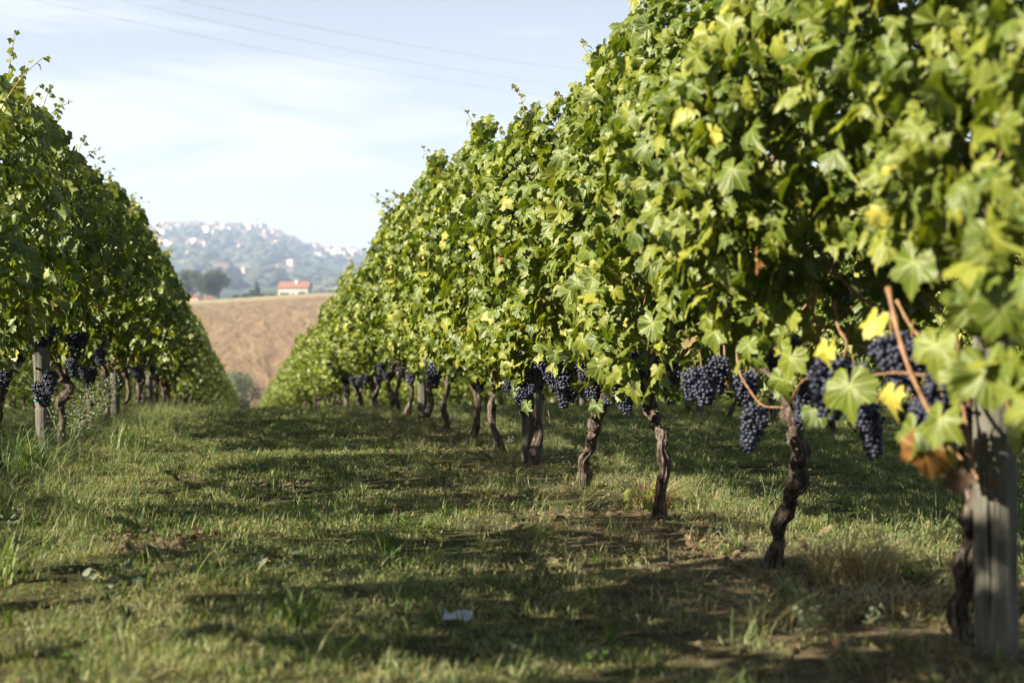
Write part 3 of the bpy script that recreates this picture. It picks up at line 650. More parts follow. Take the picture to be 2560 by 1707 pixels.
# ---------------------------------------------------------------- grass and ground cover
def blade_tuft(name, seed, n, rad, h, w, c, lean=0.6, cj=0.15, mats=None):
    rs = np.random.RandomState(seed); V = []; T = []; A = []
    for i in range(n):
        a = rs.uniform(0, 6.283); r = rad * rs.rand() ** .6; bx, by = math.cos(a) * r, math.sin(a) * r
        hh = h * rs.uniform(.45, 1.15); ww = w * rs.uniform(.7, 1.3); d = rs.uniform(0, 6.283); ln = lean * rs.uniform(.1, 1.2) * hh
        sx, sy = -math.sin(d) * ww / 2, math.cos(d) * ww / 2; dx, dy = math.cos(d), math.sin(d); b = len(V)
        col = float(np.clip((c[0] if rs.rand() < c[2] else c[1]) + rs.normal(0, cj), 0, 1))
        for t, wf in ((0, 1), (.38, .9), (.72, .6)):
            o = ln * t ** 1.8; z = hh * (t - .25 * t * t * lean)
            V += [(bx + dx*o - sx*wf, by + dy*o - sy*wf, z - .008), (bx + dx*o + sx*wf, by + dy*o + sy*wf, z - .008)]
        V.append((bx + dx*ln, by + dy*ln, hh * (1 - .25 * lean) - .008))
        T += [(b, b+1, b+3), (b, b+3, b+2), (b+2, b+3, b+5), (b+2, b+5, b+4), (b+4, b+5, b+6)]; A += [(col, 0, 0)] * 7
    return make_mesh(name, V, np.array(T), None, [mats or m_grass], True, np.array(A))
def clover_tuft(name, seed, n, rad, h, s, c, mat=None, elong=1.0):
    rs = np.random.RandomState(seed); V = []; T = []; A = []
    for i in range(n):
        a = rs.uniform(0, 6.283); r = rad * rs.rand() ** .6; z = h * rs.uniform(.3, 1)
        cx, cy_ = math.cos(a) * r, math.sin(a) * r; d = rs.uniform(0, 6.28); tl = rs.uniform(-.2, .7); ss = s * rs.uniform(.6, 1.2)
        b = len(V); col = float(np.clip(c + rs.normal(0, .1), 0, 1))
        for u, v in ((0, 0), (-.5, .5), (-.35, 1), (.35, 1), (.5, .5)):
            v2 = v * elong; V.append((cx + ss * (u * -math.sin(d) + v2 * math.cos(d)), cy_ + ss * (u * math.cos(d) + v2 * math.sin(d)), z + ss * v2 * tl))
        T += [(b, b+1, b+2), (b, b+2, b+3), (b, b+3, b+4)]; A += [(col, 0, 0)] * 5
    return make_mesh(name, V, np.array(T), None, [mat or m_grass], True, np.array(A))
protos = [blade_tuft('tuft', 1, 46, .08, .052, .0026, (.22, .8, .72), cj=.2), blade_tuft('tuft', 2, 46, .09, .042, .0026, (.35, .84, .55), cj=.2), blade_tuft('tuft', 3, 44, .09, .034, .0026, (.5, .88, .22), 1.3),
          blade_tuft('tuft', 4, 26, .06, .085, .0036, (.25, .7, .85)), clover_tuft('tuft', 5, 30, .09, .035, .013, .22), blade_tuft('tuft', 6, 52, .11, .026, .0024, (.45, .86, .15), 1.9),
          blade_tuft('tuft', 7, 34, .09, .27, .0036, (.3, .75, .7), 1.2), blade_tuft('tuft', 8, 30, .10, .20, .0022, (.4, .9, .15), 1.3), clover_tuft('tuft', 9, 26, .05, .14, .016, .3, m_herb, 1.6), blade_tuft('tuft', 10, 14, .03, .13, .008, (.40, .45, .9), .7)]
pc = bpy.data.collections.new('tuft_kinds')
for i, me in enumerate(protos):
    o = bpy.data.objects.new('tuft_kind_%02d' % i, me); pc.objects.link(o)
def scatter(name, pts, idx, scl, label, cat, col, tilt=0.2, seed=3, flip=False):
    rs = np.random.RandomState(seed); n = len(pts)
    me = bpy.data.meshes.new(name); me.vertices.add(n); me.vertices.foreach_set('co', np.asarray(pts, np.float32).ravel())
    a = me.attributes.new('idx', 'INT', 'POINT'); a.data.foreach_set('value', np.asarray(idx, np.int32))
    a = me.attributes.new('scl', 'FLOAT', 'POINT'); a.data.foreach_set('value', np.asarray(scl, np.float32))
    a = me.attributes.new('rot', 'FLOAT_VECTOR', 'POINT'); rr = np.stack([rs.normal(0, tilt, n), rs.normal(0, tilt, n), rs.randint(0, 2, n) * math.pi if flip else rs.uniform(0, 6.28, n)], -1)
    a.data.foreach_set('vector', rr.astype(np.float32).ravel())
    o = link(name, me); tag(o, label, cat, kind='stuff')
    g = bpy.data.node_groups.new(name, 'GeometryNodeTree'); g.interface.new_socket('Geometry', in_out='INPUT', socket_type='NodeSocketGeometry'); g.interface.new_socket('Geometry', in_out='OUTPUT', socket_type='NodeSocketGeometry')
    N = g.nodes.new; gi, go = N('NodeGroupInput'), N('NodeGroupOutput'); ip = N('GeometryNodeInstanceOnPoints'); ci = N('GeometryNodeCollectionInfo')
    ci.inputs['Collection'].default_value = col; ci.inputs['Separate Children'].default_value = True; ci.inputs['Reset Children'].default_value = True
    ip.inputs['Pick Instance'].default_value = True
    def na(nm, t): x = N('GeometryNodeInputNamedAttribute'); x.data_type = t; x.inputs[0].default_value = nm; return x.outputs['Attribute']
    g.links.new(gi.outputs[0], ip.inputs['Points']); g.links.new(ci.outputs[0], ip.inputs['Instance']); g.links.new(na('idx', 'INT'), ip.inputs['Instance Index'])
    er = N('FunctionNodeEulerToRotation'); g.links.new(na('rot', 'FLOAT_VECTOR'), er.inputs[0]); g.links.new(er.outputs[0], ip.inputs['Rotation'])
    g.links.new(na('scl', 'FLOAT'), ip.inputs['Scale']); g.links.new(ip.outputs[0], go.inputs[0])
    mod = o.modifiers.new('scatter', 'NODES'); mod.node_group = g; return o
rs = np.random.RandomState(21)
def in_view(x, y, m=1.2):
    d = x * math.sin(TH) + y * math.cos(TH); s = x * math.cos(TH) - y * math.sin(TH)
    return (d > 2.4) & (np.abs(s) < d * 0.37 + m)
def cand(dens, x0, x1, y0, y1):
    n = int(dens * (x1 - x0) * (y1 - y0)); x = rs.uniform(x0, x1, n); y = rs.uniform(y0, y1, n); k = in_view(x, y); return x[k], y[k]
PT, IX, SC_ = [], [], []
BARE = [(2.6, 6.5, .3), (3.4, 8.6, .4), (1.3, 10.6, .35), (.2, 7.6, .15), (-.5, 8.6, .2), (1.15, 4.4, .18), (2.3, 9.6, .3), (0.95, 8.0, .28), (-.35, 6.05, .22), (1.0, 5.8, .22), (.3, 9.4, .3), (1.9, 4.4, .35), (1.6, 5.7, .3), (.75, 6.7, .2)]
for dens, y0, y1, s0 in ((330, 2.4, 7, .9), (230, 7, 12, 1.0), (130, 12, 20, 1.2), (60, 20, 33, 1.5)):
    x, y = cand(dens, -5, 15, y0, y1)
    thin = N1(x * 1.3 + 7, y * 1.3) * .6 + N2(x * 4, y * 4) * .4
    rowd = np.minimum(np.abs(x - XR + .25) * .6, np.abs(x - XL))
    keep = (rs.rand(len(x)) < np.clip(.88 + .8 * thin - .78 * np.exp(-(rowd / .35) ** 2), .22, 1))
    for bx, by, br in BARE: keep &= ~((np.hypot(x - bx, y - by) < br) & (rs.rand(len(x)) < .75))
    x, y = x[keep], y[keep]; rowd = rowd[keep]
    kind = rs.choice([0, 1, 2, 3, 4, 5], len(x), p=[.19, .2, .23, .06, .09, .23])
    dry = N3(x * .9, y * .9) + rs.normal(0, .3, len(x)); kind = np.where((dry + .5 * np.exp(-(rowd / .35) ** 2) > .45) & (rs.rand(len(x)) < .7), rs.choice([2, 5], len(x)), kind)
    kind = np.where((np.abs(x - XR + .2) < .5) & (rs.rand(len(x)) < .6), rs.choice([2, 5], len(x)), kind)
    PT.append(np.stack([x, y, gz(x, y)], -1)); IX.append(kind); SC_.append(s0 * rs.uniform(.65, 1.3, len(x)))
scatter('grass', np.concatenate(PT), np.concatenate(IX), np.concatenate(SC_), 'short mown grass mixed with dry straw and clover between the vine rows', 'grass', pc)
PT, IX, SC_ = [], [], []
x, y = cand(34, XL - .7, XL + 1.05, 4.2, 24)              # rank weeds along the left row
k = rs.rand(len(x)) < np.exp(-((x - XL - .25) / .55) ** 2); x, y = x[k], y[k]
PT.append(np.stack([x, y, gz(x, y)], -1)); IX.append(rs.choice([6, 7, 8], len(x), p=[.5, .38, .12])); SC_.append(rs.uniform(.3, 1.0, len(x)) ** 1.0)
x, y = cand(42, XR - .8, XR + 1.0, 3, 24)
PT.append(np.stack([x, y, gz(x, y)], -1)); IX.append(rs.choice([6, 7, 8, 9], len(x), p=[.15, .35, .35, .15])); SC_.append(rs.uniform(.3, .75, len(x)))
x, y = cand(2.2, -1, 9, 2.6, 16)
PT.append(np.stack([x, y, gz(x, y)], -1)); IX.append(rs.choice([6, 9, 8], len(x), p=[.2, .6, .2])); SC_.append(rs.uniform(.4, .8, len(x)))
scatter('weeds', np.concatenate(PT), np.concatenate(IX), np.concatenate(SC_), 'taller rank weeds and grey-leaved herbs along the feet of the vines', 'weeds', pc, seed=9)
# fallen leaves
n = 1500; x = np.where(rs.rand(n) < .8, XR + rs.normal(0, .55, n), rs.uniform(-1.5, 4, n)); y = 2.6 + 15 * rs.rand(n) ** 1.3
for cx, cy_, cr, m in ((-.35, 6.05, .16, 50), (.95, 4.85, .12, 25), (1.65, 5.4, .25, 60), (1.95, 4.3, .25, 70), (.75, 6.8, .12, 20), (1.3, 8.6, .2, 30)):
    x = np.append(x, rs.normal(cx, cr, m)); y = np.append(y, rs.normal(cy_, cr, m))
n = len(x); p = np.stack([x, y, gz(x, y) + rs.uniform(.004, .03, n)], -1)
V, T, A = assemble(NEAR_L, p, np.stack([rs.normal(0, 1, n), rs.normal(0, 1, n), np.ones(n)], -1), rs.normal(0, 1, (n, 3)), .05 * rs.uniform(.4, 1.1, n), rs.rand(n), rs)
tag(link('fallen_leaves', make_mesh('fallen_leaves', V, T, None, [m_dry], True, A)), 'curled brown dead leaves strewn on the grass under the vines', 'dead leaves', kind='stuff')

# ---------------------------------------------------------------- small things on the grass
def ground_pt(a, b):            # photo pixel (2352 wide) to the ground
    px, py = a * .43537, b * .43537; d = EYE * F / (py - 345); x, y = frame_xy(px, d); return Vector((x, y, g1(x, y)))
# dry rusty grass tufts
def tuft_thing(name, a, b, seed, n, rad, h, w, c, lean, label, cat, mat=None, group=None, s=1):
    o = link(name, blade_tuft(name, seed, n, rad, h, w, c, lean, mats=mat), None, ground_pt(a, b)); tag(o, label, cat, group); o.scale = (s,) * 3; return o
tuft_thing('dry_grass_tuft', 1500, 1165, 31, 300, .09, .24, .0045, (.8, .35, .5), 1.3, 'rusty dry grass tuft at the foot of the S-bent vine trunk', 'dry grass', m_straw, 'dry grass tufts')
tuft_thing('dry_grass_tuft', 1960, 1340, 32, 340, .14, .22, .0045, (.8, .35, .5), 1.6, 'big straw-coloured dry grass tuft between crooked trunk and the right post', 'dry grass', m_straw, 'dry grass tufts')
tuft_thing('dry_grass_tuft', 2040, 1400, 33, 260, .16, .14, .0045, (.8, .35, .5), 1.8, 'flattened orange dry grass tuft near the foot of the right post', 'dry grass', m_straw, 'dry grass tufts')
tuft_thing('dry_grass_tuft', 1830, 1420, 34, 240, .16, .14, .0045, (.8, .35, .5), 1.8, 'low brown dry grass tuft, leftmost of those in front of the crooked trunk', 'dry grass', m_straw, 'dry grass tufts')
tuft_thing('tall_grass_clump', 60, 1090, 35, 130, .14, .42, .006, (.3, .6, .85), 1.0, 'rank green grass clump at the foot of the post with green ties', 'grass clump', group='tall grass clumps')
tuft_thing('tall_grass_clump', 290, 1040, 36, 130, .16, .36, .006, (.4, .7, .75), 1.1, 'arching grass clump at the right end of the weeds by the left row', 'grass clump', group='tall grass clumps')
tuft_thing('tall_grass_clump', 20, 1335, 37, 40, .06, .30, .007, (.45, .6, .85), 1.1, 'pale long-bladed grass clump at the left edge of the picture', 'grass clump', group='tall grass clumps')
tuft_thing('grass_plant', 690, 1465, 38, 16, .04, .20, .011, (.38, .42, .9), .8, 'bright broad-bladed grass plant left of the white scrap', 'grass plant', group='broad-bladed grass plants')
tuft_thing('grass_plant', 900, 1285, 39, 14, .04, .16, .009, (.35, .42, .9), .8, 'small bright grass plant in the middle of the aisle', 'grass plant', group='broad-bladed grass plants')
tuft_thing('grass_plant', 690, 1165, 40, 22, .06, .15, .008, (.38, .42, .9), .9, 'bright grass plant beside the bare soil patch', 'grass plant', group='broad-bladed grass plants')
# young vine shoot, yellow-green
def leafy_plant(name, a, b, leaves, mat, label, cat, stem_h, seed, rd=.8, group=None):
    rs = np.random.RandomState(seed); v = empty(name, ground_pt(a, b)); tag(v, label, cat, group)
    mb = MB(); P = []; Nn = []; Tt = []; S = []
    for i in range(leaves):
        t = (i + 1) / leaves; an = i * 2.4; h = Vector((.03 * math.cos(an), .03 * math.sin(an), stem_h * t)) ; e = h + Vector((.035 * math.cos(an), .035 * math.sin(an), .01))
        mb.tube([(0, 0, -.01), (h.x * .4, h.y * .4, h.z * .6), tuple(e)], [.002, .0018, .0012], 5)
        P.append(tuple(e)); Nn.append((math.cos(an) * .4 - .3, math.sin(an) * .4 - .6, .6)); Tt.append((math.cos(an), math.sin(an), -.3)); S.append(rs.uniform(.7, 1))
    mb.build('stem', m_shoot, v, True); return v, np.array(P), np.array(Nn), np.array(Tt), np.array(S), rs
v, P, Nn, Tt, S, rs_ = leafy_plant('vine_seedling', 1475, 1190, 6, m_leaf, 'young yellow-green vine shoot on the ground below the rusty tuft', 'seedling', .13, 3)
V, T, A = assemble(NEAR_L, P, Nn, Tt, S * .085, np.full(6, .6), rs_); link('foliage', make_mesh('foliage', V, T, None, [m_leaf], True, A), v)
def oval_leaves(P, Nn, Tt, S, seed):
    a = np.linspace(0, 2 * math.pi, 11)[:-1]; Pp = np.stack([np.sin(a) * .42, .5 - np.cos(a) * .5], -1); Pp = np.vstack([[0, .5], Pp])
    V = np.stack([Pp[:, 0], Pp[:, 1], -.25 * np.abs(Pp[:, 0]) + .1 * Pp[:, 1] ** 2], -1); Tr = np.array([(0, 1 + i, 1 + (i + 1) % 10) for i in range(10)])
    return assemble([(V, Tr, Pp)], P, Nn, Tt, S, np.full(len(P), .4), np.random.RandomState(seed))
for a, b, lab, sd in ((645, 1300, 'pale round-leaved weed in lit grass left of centre', 4), (255, 1340, 'low leafy green weed in the shade at the lower left', 6)):
    v, P, Nn, Tt, S, rs_ = leafy_plant('broadleaf_weed', a, b, 5, m_herb, lab, 'weed', .05, sd, group='broad-leaved weeds')
    V, T, A = oval_leaves(P, Nn, Tt, S * .048, sd); link('foliage', make_mesh('foliage', V, T, None, [m_herb], True, A), v)
# wispy grey herb by the left post
rs_ = np.random.RandomState(8); base = dp(150, 1060, XL + .25); v = empty('wispy_herb', (base.x, base.y, g1(base.x, base.y))); tag(v, 'wispy grey-green herb with branching stems across the post with green ties', 'herb')
mb = MB(); LPt = []
for i in range(11):
    a = rs_.uniform(0, 6.28); ln = rs_.uniform(.35, .62); P = [Vector((0, 0, 0)), Vector((math.cos(a) * ln * .25, math.sin(a) * ln * .25, ln * .5)), Vector((math.cos(a) * ln * .6, math.sin(a) * ln * .6, ln * .85))]
    S = spline(P, 9); mb.tube(S, [.003 - .00025 * k for k in range(9)], 5)
    for k in range(3, 9):
        for q in range(3):
            d = Vector(rs_.normal(0, 1, 3)); d.z = abs(d.z) * .6; d.normalize(); e = S[k] + d * rs_.uniform(.04, .11); mb.tube([S[k], e], .0009, 4)
            for w in range(5): LPt.append(S[k].lerp(e, .3 + .17 * w))
mb.build('stem', Mat('herb_stem', .7, .2).col((.20, .22, .12)).m, v, True)
LPt = np.array([tuple(p) for p in LPt]); n = len(LPt)
V, T, A = oval_leaves(LPt, rs_.normal(0, 1, (n, 3)), rs_.normal(0, 1, (n, 3)) + [0, 0, 1], np.full(n, .014), 3); link('foliage', make_mesh('foliage', V, T, None, [m_herb], True, A), v)
# thin dead twig right of the split post
b0 = dp(1276, 1045, XR - .05); v = empty('dead_twig', (b0.x, b0.y, g1(b0.x, b0.y))); tag(v, 'thin dead upright twig between the split post and the focused vine', 'twig')
mb = MB(); S = spline(local(v, [dp(1276, 1060, XR - .05), dp(1272, 1010, XR - .05), dp(1262, 960, XR - .05), dp(1258, 900, XR - .05)]), 12); mb.tube(S, .0035, 6)
for k in range(1, 11):
    e = S[k] + Vector((rnd.uniform(-.02, .02), rnd.uniform(-.05, .05), .02)); mb.tube([S[k], e], .0015, 4)
mb.build('stem', m_bark, v, True)
# white scrap
g = ground_pt(1050, 1445); rs_ = np.random.RandomState(2)
xx, yy = np.meshgrid(np.linspace(-.04, .04, 9), np.linspace(-.024, .024, 7)); zz = .03 + .018 * N1(xx * 40 + 3, yy * 40) + .25 * np.abs(xx) * (yy + .04) * 6
V = np.stack([xx, yy, zz], -1).reshape(-1, 3); i = np.arange(63).reshape(7, 9); Q = np.stack([i[:-1, :-1], i[:-1, 1:], i[1:, 1:], i[1:, :-1]], -1).reshape(-1, 4)
mw = Mat('white_plastic', .4, .4); mw.col((.30, .34, .37)); o = link('plastic_scrap', make_mesh('plastic_scrap', V, None, Q, [mw.m]), None, g + Vector((0, 0, .01))); o.rotation_euler = (.25, .1, -.2)
tag(o, 'crumpled whitish scrap of plastic lying in the foreground grass', 'litter')
# crumbled clods of bare soil
ms = Mat('bare_soil', 1, .05); ms.col(ms.ramp(ms.noise(ms.coord(), 40, 4), [(.35, (.05, .036, .024)), (.65, (.16, .12, .075))])); ms.bump(ms.noise(ms.coord(), 60, 4), .8, .01)
for a, b, w, lab in ((660, 1112, .20, 'crumbly bare soil patch in the middle of the aisle'), (330, 1255, .16, 'dark reddish soil patch with dead leaves in shade, left part of the aisle'), (1330, 1180, .22, 'pale bare soil patch below the focused vine trunk'), (1080, 1140, .12, 'small brown soil clod right of the aisle centre')):
    g = ground_pt(a, b); xx, yy = np.meshgrid(np.linspace(-1, 1, 25), np.linspace(-1, 1, 25)); r = np.hypot(xx, yy) * (1 + .25 * N1(xx * 2 + a, yy * 2)); hgt = .018 * np.clip(1 - r, -.6, 1) * 1.3
    wx = xx * w; wy = yy * w * .8; z = gz(wx + g.x, wy + g.y) - g.z + hgt + .018 * N2(xx * 7 + a, yy * 7) * (r < 1) - .03 * (r > 1)
    V = np.stack([wx, wy, z], -1).reshape(-1, 3); i = np.arange(625).reshape(25, 25); Q = np.stack([i[:-1, :-1], i[:-1, 1:], i[1:, 1:], i[1:, :-1]], -1).reshape(-1, 4)
    tag(link('soil_patch', make_mesh('soil_patch', V, None, Q, [ms.m]), None, g), lab, 'soil', 'bare soil patches')

# vineyard rows too far or too many to build one by one
vc = bpy.data.collections.new('vine_kinds')
for i, (me, _) in enumerate(FOL_F):
    o = bpy.data.objects.new('vine_kind_%02d' % i, me); vc.objects.link(o)
PT = []
for k, xr in enumerate([XL - 3.32 * j for j in range(1, 9)] + [XL] + [XR] + [XR + 3.32 * j for j in range(1, 13)]):
    y0 = 108.5 if xr in (XL, XR) else (50.5 if xr in (XR2,) or abs(xr - XL2) < .1 else (35.5 if abs(xr - XR3) < .1 else 8 + 1.6 * abs(xr)))
    y = y0
    while y < (174 if xr in (XL, XR) else 125): PT.append((xr + rnd.uniform(-.06, .06), y, g1(xr, y))); y += 1.45
n = len(PT); scatter('far_vineyard', PT, rs.randint(0, 4, n), rs.uniform(.95, 1.06, n), 'rows of small distant vines filling the slope behind the nearer rows', 'vineyard', vc, tilt=0.0, seed=4, flip=True)

# ---------------------------------------------------------------- trees, bushes and houses behind the field
def crown_mesh(name, seed, blobs, n, leaf, mat):
    rs = np.random.RandomState(seed); P = []; Nn = []
    for (cx, cy_, cz, rx, rz) in blobs:
        m = int(n * rx * rx / sum(b[3] ** 2 for b in blobs)); d = rs.normal(0, 1, (m, 3)); d /= np.linalg.norm(d, axis=1, keepdims=True)
        k = rs.rand(m) ** .35 * (1 + .28 * N1(d[:, 0] * 3 + cx + seed, d[:, 1] * 3 + cz, d[:, 2] * 3 + 4))
        P.append(np.stack([cx + d[:, 0] * rx * k, cy_ + d[:, 1] * rx * k, cz + d[:, 2] * rz * k], -1)); Nn.append(d + rs.normal(0, .5, (m, 3)))
    P = np.concatenate(P); Nn = np.concatenate(Nn); n = len(P)
    V, T, A = assemble(FAR_L, P, Nn, rs.normal(0, 1, (n, 3)), leaf * rs.uniform(.6, 1.3, n), np.clip(rs.beta(2, 2, n), 0, 1), rs)
    return make_mesh(name, V, T, None, [mat], True, A)
def tree(name, px, D, w, h, label, cat='tree', group=None, mat=None, seed=0, n=2600, leaf=.9, conical=False, trunk=True, dz=0.0):
    x, y = frame_xy(px, D); z = g1(x, y) + dz; v = empty(name, (x, y, z)); tag(v, label, cat, group); rs = np.random.RandomState(seed)
    bl = []
    for i in range(9):
        t = rs.rand(); a = rs.uniform(0, 6.28); rr = (w / 2 * .55) * (1 - (.7 * t if conical else .25 * t)) * rs.uniform(.5, 1)
        bl.append((math.cos(a) * rr, math.sin(a) * rr, h * ((.25 if trunk else .12) + .55 * t), w / 2 * rs.uniform(.42, .62) * (1 - (.55 * t if conical else 0)), h * rs.uniform(.16, .24)))
    link('crown', crown_mesh('crown', seed, bl, n, leaf, mat or m_tree), v)
    if trunk:
        mb = MB(); mb.tube([(0, 0, -.4), (w * .01, 0, h * .2), (0, w * .02, h * .55)], [w * .035, w * .025, w * .012], 8, nz=.2, seed=seed)
        for k in range(4):
            a = k * 1.6 + seed; mb.tube([(0, 0, h * .22), (math.cos(a) * w * .15, math.sin(a) * w * .15, h * .42), (math.cos(a) * w * .28, math.sin(a) * w * .28, h * .6)], [w * .018, w * .012, w * .006], 6)
        mb.build('trunk', m_bark, v, True)
    return v
tree('broad_tree', 186, 650, 15, 16, 'leftmost big dark broad tree beyond the field, partly behind the left vines', group='big trees beyond the field', seed=1)
tree('broad_tree', 202, 640, 14, 14.5, 'middle one of the big dark trees beyond the field, behind the small red roof', group='big trees beyond the field', seed=2, n=3200)
tree('broad_tree', 218, 645, 15, 15.0, 'rightmost of the big dark trees beyond the field', group='big trees beyond the field', seed=3)
tree('slender_tree', 257, 690, 4.5, 9.5, 'narrow upright tree between the big trees and the red-roofed farmhouse', seed=4, n=1200, conical=True, leaf=.7)
tree('slender_tree', 251, 690, 4.0, 6.5, 'shorter tree just left of the narrow upright tree', seed=5, n=900, leaf=.7)
for i, (px, D, w, h, lab) in enumerate([(236, 650, 4, 3.2, 'yellowish small bush right of the big trees'), (246, 655, 6, 3.4, 'dark low bush under the narrow tree, left part'), (262, 655, 6, 3.0, 'dark low bush under the narrow tree, right part'), (271, 660, 5, 2.6, 'low bush halfway between narrow tree and farmhouse'),
        (285, 700, 6, 3.0, 'rounded bush in front of the left half of the farmhouse'), (303, 700, 5, 3.4, 'rounded bush in front of the right half of the farmhouse'), (318, 690, 6, 2.6, 'low olive bush just right of the farmhouse'), (328, 690, 7, 3.2, 'wide olive bush farther right of the farmhouse, by the vines'), (340, 690, 7, 3.0, 'olive bush mostly behind the right vines')]):
    tree('bush', px, D, w, h, lab, 'bush', 'bushes along the top of the field', m_olive if i in (0, 4, 6, 7, 8) else m_tree, 20 + i, 500, .6, trunk=False)
tree('olive_shrub', 246, 209, 8.0, 8.2, 'grey-green olive shrub at the foot of the field, in the gap between the rows', 'shrub', None, m_olive, 40, 3600, .34, dz=0.9)
tree('olive_shrub', 254, 203, 3.0, 3.4, 'dark low shrub in front of the grey-green olive, low in the gap', 'shrub', None, m_tree, 41, 1200, .28, trunk=False)
tree('olive_shrub', 240, 203, 3.0, 3.2, 'low brownish shrub at the left of the gap between the rows', 'shrub', None, m_tree, 42, 1200, .28, trunk=False)

def house(name, loc, w, dpt, h, rh, rz, mats, label, group=None, cat='house', detail=False, wing=False):
    """gabled house, ridge along local x"""
    v = empty(name, loc); v.rotation_euler = (0, 0, rz); tag(v, label, cat, group)
    mb = MB(); mb.add([(-w/2,-dpt/2,-2),(w/2,-dpt/2,-2),(w/2,dpt/2,-2),(-w/2,dpt/2,-2),(-w/2,-dpt/2,h),(w/2,-dpt/2,h),(w/2,dpt/2,h),(-w/2,dpt/2,h),(-w/2,0,h+rh),(w/2,0,h+rh)],
        [(0,1,5,4),(2,3,7,6),(1,2,6,9,5),(3,0,4,8,7)]); mb.build('wall', mats[0], v)
    e = .5; mb = MB(); t = .25
    for s in (-1, 1):
        a = (-w/2-e, s*(dpt/2+e), h - rh * e * 2 / dpt + .12); b = (w/2+e, a[1], a[2]); c = (w/2+e, 0, h+rh+.12); d = (-w/2-e, 0, h+rh+.12)
        V = [a, b, c, d] + [(q[0], q[1], q[2]+t) for q in (a, b, c, d)]; mb.add(V, [(3,2,1,0),(4,5,6,7),(0,1,5,4),(1,2,6,5),(3,0,4,7)])
    mb.build('roof', mats[1], v)
    if detail:
        for i in range(5):
            mb = MB(); mb.box((-w/2 + w * (i + .5) / 5, -dpt/2 - .02, 2.0 if i != 2 else 1.2), (1.1, .12, 1.4 if i != 2 else 2.4)); mb.build('window' if i != 2 else 'door', m_win, v)
        mb = MB(); mb.box((w * .08, -dpt * .18, h + rh * .9), (1.0, .8, 2.2)); mb.build('chimney', m_white, v)
    return v
x, y = frame_xy(295, 733)
house('farmhouse', (x, y, g1(x, y)), 15.5, 8, 5.0, 3.0, -TH - .12, (m_stone, m_roof), 'white farmhouse with long red tiled roof beyond the ploughed field', detail=True)  # white walls take the darker stone colour, standing in for their shade
x, y = frame_xy(195, 612); house('small_house', (x, y, g1(x, y) - .5), 3.6, 4, 2.6, .6, -TH, (m_pink, m_roof), 'small pinkish house at the left end of the field edge, by the vines')
x, y = frame_xy(208, 622); house('small_house', (x, y, g1(x, y) - 1.9), 3.0, 4, 2.6, 1.0, -TH + .3, (m_pink, m_roof), 'tiny house with red roof showing among the big dark trees')

# town houses: a few shared kinds, one object each
KH = []
for q in range(8):
    rs_ = random.Random(q); w, d_, h, rh = rs_.uniform(11, 19), rs_.uniform(9, 13), rs_.uniform(7, 12), rs_.uniform(1.6, 3); mb = MB()
    mb.add([(-w/2,-d_/2,-9),(w/2,-d_/2,-9),(w/2,d_/2,-9),(-w/2,d_/2,-9),(-w/2,-d_/2,h),(w/2,-d_/2,h),(w/2,d_/2,h),(-w/2,d_/2,h),(-w/2,0,h+rh),(w/2,0,h+rh)], [(0,1,5,4),(2,3,7,6),(1,2,6,9,5),(3,0,4,8,7)], 0)
    mb.add([(-w/2-.5,-d_/2-.5,h-.1),(w/2+.5,-d_/2-.5,h-.1),(w/2+.5,0,h+rh+.2),(-w/2-.5,0,h+rh+.2),(-w/2-.5,d_/2+.5,h-.1),(w/2+.5,d_/2+.5,h-.1)], [(0,1,2,3),(3,2,5,4)], 1)
    for i in range(4):
        for k in range(int(h // 3.2)): mb.box((-w/2 + w*(i+.5)/4, -d_/2-.03, 1.6 + 3.1*k), (1.1, .1, 1.5), 0, 2)
    KH.append(mb.mesh('house', [[m_white, m_cream, m_pink, m_white, m_stone, m_white, m_cream, m_brick][q], m_roof, m_win]))
rt = random.Random(12)
def town_house(px, py, lab, grp, s=1.12):
    p = hill_pt(px, py); o = link('town_house', rt.choice(KH), None, p); o.rotation_euler = (0, 0, -TH + rt.uniform(-.9, .9)); o.scale = (s,) * 3; tag(o, lab, 'house', grp)
def ridge_py(px): return 345 - float(np.interp(px, RX, RY))
for i in range(78):
    px = rt.uniform(144, 278); town_house(px, ridge_py(px) + rt.choice([0, 0, .6, 1.5, 3, 5, 7]) * rt.uniform(.6, 1.2), 'one of the pale houses packed along the hilltop ridge town', 'houses of the hilltop town')
for i in range(34):
    px = rt.uniform(278, 400); town_house(px, ridge_py(px) + rt.uniform(0, 8), 'one of the pale houses where the hilltop town runs down to the right', 'houses on the right shoulder of the hill')
for i in range(16):
    px = rt.uniform(158, 204); town_house(px, 245 + rt.uniform(-3, 4), 'one of the pale houses in the second band below the ridge town', 'houses in the second band of the town')
for px, py in ((235, 248.5), (238, 248), (241.5, 250), (269, 253), (275, 248), (278, 245), (263, 237), (244, 234), (191.5, 256.6), (174, 258), (221, 269), (281, 271), (246, 275), (292, 266), (276, 272), (289, 273), (318, 258), (350, 262), (209, 255)):
    town_house(px, py, 'lone white house scattered on the wooded slope below the town', 'lone houses on the hillside', 1.0)
p = hill_pt(272.6, ridge_py(272.6) + .5); v = empty('church_tower', p); tag(v, 'tall square tower on the right end of the hilltop ridge', 'tower')
mb = MB(); mb.box((0, 0, 9), (9.5, 9.5, 26), -TH); mb.build('tower_shaft', m_stone, v); mb = MB(); mb.box((0, 0, 22.5), (10.4, 10.4, 1), -TH); mb.box((0, 0, 23.8), (8, 8, 1.6), -TH); mb.build('tower_top', m_cream, v)
p = hill_pt(257, ridge_py(257) + .3); v = empty('bell_tower', p); tag(v, 'slimmer bell tower left of the square tower on the ridge', 'tower')
mb = MB(); mb.box((0, 0, 8), (5.5, 5.5, 24), -TH); mb.build('tower_shaft', m_cream, v)
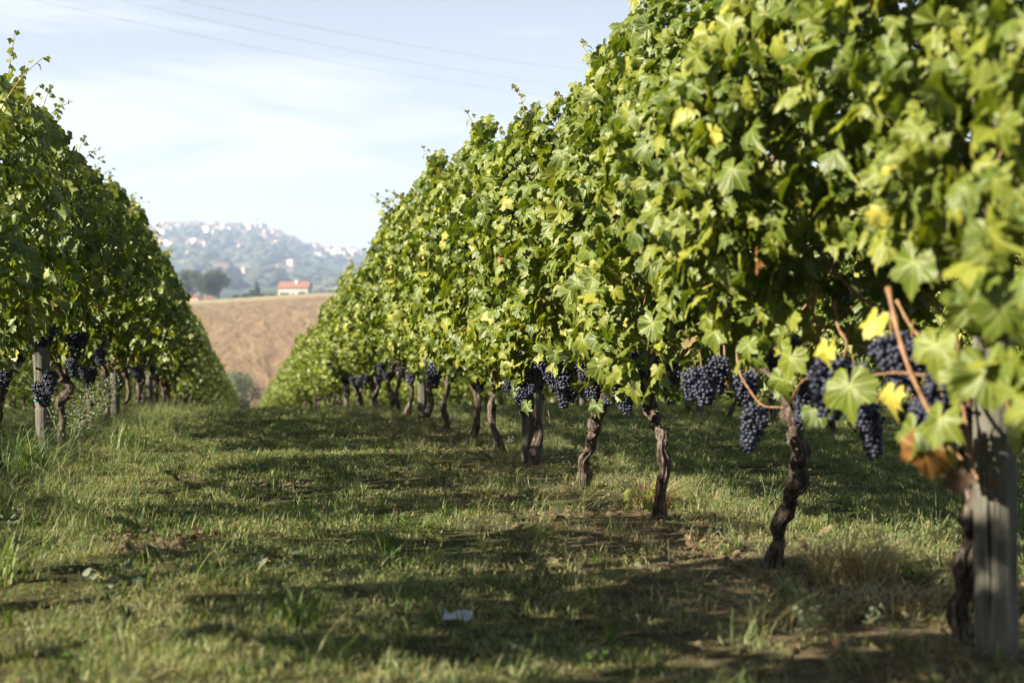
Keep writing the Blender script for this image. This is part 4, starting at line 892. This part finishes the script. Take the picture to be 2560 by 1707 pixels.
mb = MB(); mb.add([(-3, -3, 20), (3, -3, 20), (3, 3, 20), (-3, 3, 20), (0, 0, 25)], [(0,1,4),(1,2,4),(2,3,4),(3,0,4),(3,2,1,0)]); mb.build('tower_spire', m_roof, v)
# woods on the hill
rs = np.random.RandomState(77); n = 2600; px = rs.uniform(60, 520, n); D = 1500 + 1900 * rs.rand(n) ** .8
k = (N1(px * .06 + 3, D * .004) + .4 * N2(px * .2, D * .012)) > .07; px, D = px[k], D[k]; n = len(px)
kk = (px - 512) / F; X = D * (kk * math.cos(TH) + math.sin(TH)); Y = D * (math.cos(TH) - kk * math.sin(TH)); Z = hill_z(px, D)
IV, IT = ico(2); s = rs.uniform(5, 11, n); jit = 1 + .25 * rs.randn(n, len(IV), 1)
V = IV[None] * jit * np.stack([s * 1.3, s * 1.3, s * .8], -1)[:, None] + np.stack([X, Y, Z + s * .3], -1)[:, None]
T = (IT[None] + (np.arange(n) * len(IV))[:, None, None]).reshape(-1, 3); A = np.repeat(rs.rand(n), len(IV)); A = np.stack([A, A, A], -1)
tag(link('woods', make_mesh('woods', V.reshape(-1, 3), T, None, [m_tree], True, A)), 'hazy blue-green woods covering the slope under the hilltop town', 'woods', kind='stuff')

# ---------------------------------------------------------------- overhead cables
for (a, b, lab) in (((35, 0), (500, 89), 'lowest of the three faint cables crossing the sky'), ((122, 0), (527, 80), 'middle one of the three faint cables crossing the sky'), ((181, 0), (583, 70), 'highest of the three faint cables crossing the sky')):
    d0, d1 = 62.0, 96.0; A_ = pt(*a, d0); B_ = pt(*b, d1); P = []
    for i in range(-24, 50):
        t = i / 24; q = A_.lerp(B_, t); q.z += .0 + 1.1 * (t - .5) ** 2 - .275; P.append(q)
    mb = MB(); mb.tube(P, .0045, 6); tag(mb.build('power_cable', m_cable, None, True), lab, 'cable', 'overhead power cables')

# ---------------------------------------------------------------- haze
mb = MB(); mb.box((0, 0, 200), (12400, 12400, 440)); hz = bpy.data.materials.new('haze'); hz.use_nodes = True; t = hz.node_tree; t.nodes.clear()
pv = t.nodes.new('ShaderNodeVolumePrincipled'); pv.inputs['Density'].default_value = 0.00024; pv.inputs['Color'].default_value = (.56, .72, 1.0, 1); pv.inputs['Anisotropy'].default_value = 0.0
oo = t.nodes.new('ShaderNodeOutputMaterial'); t.links.new(pv.outputs[0], oo.inputs['Volume'])
tag(mb.build('haze', hz), 'thin blue summer haze over the valley', 'haze', kind='stuff')
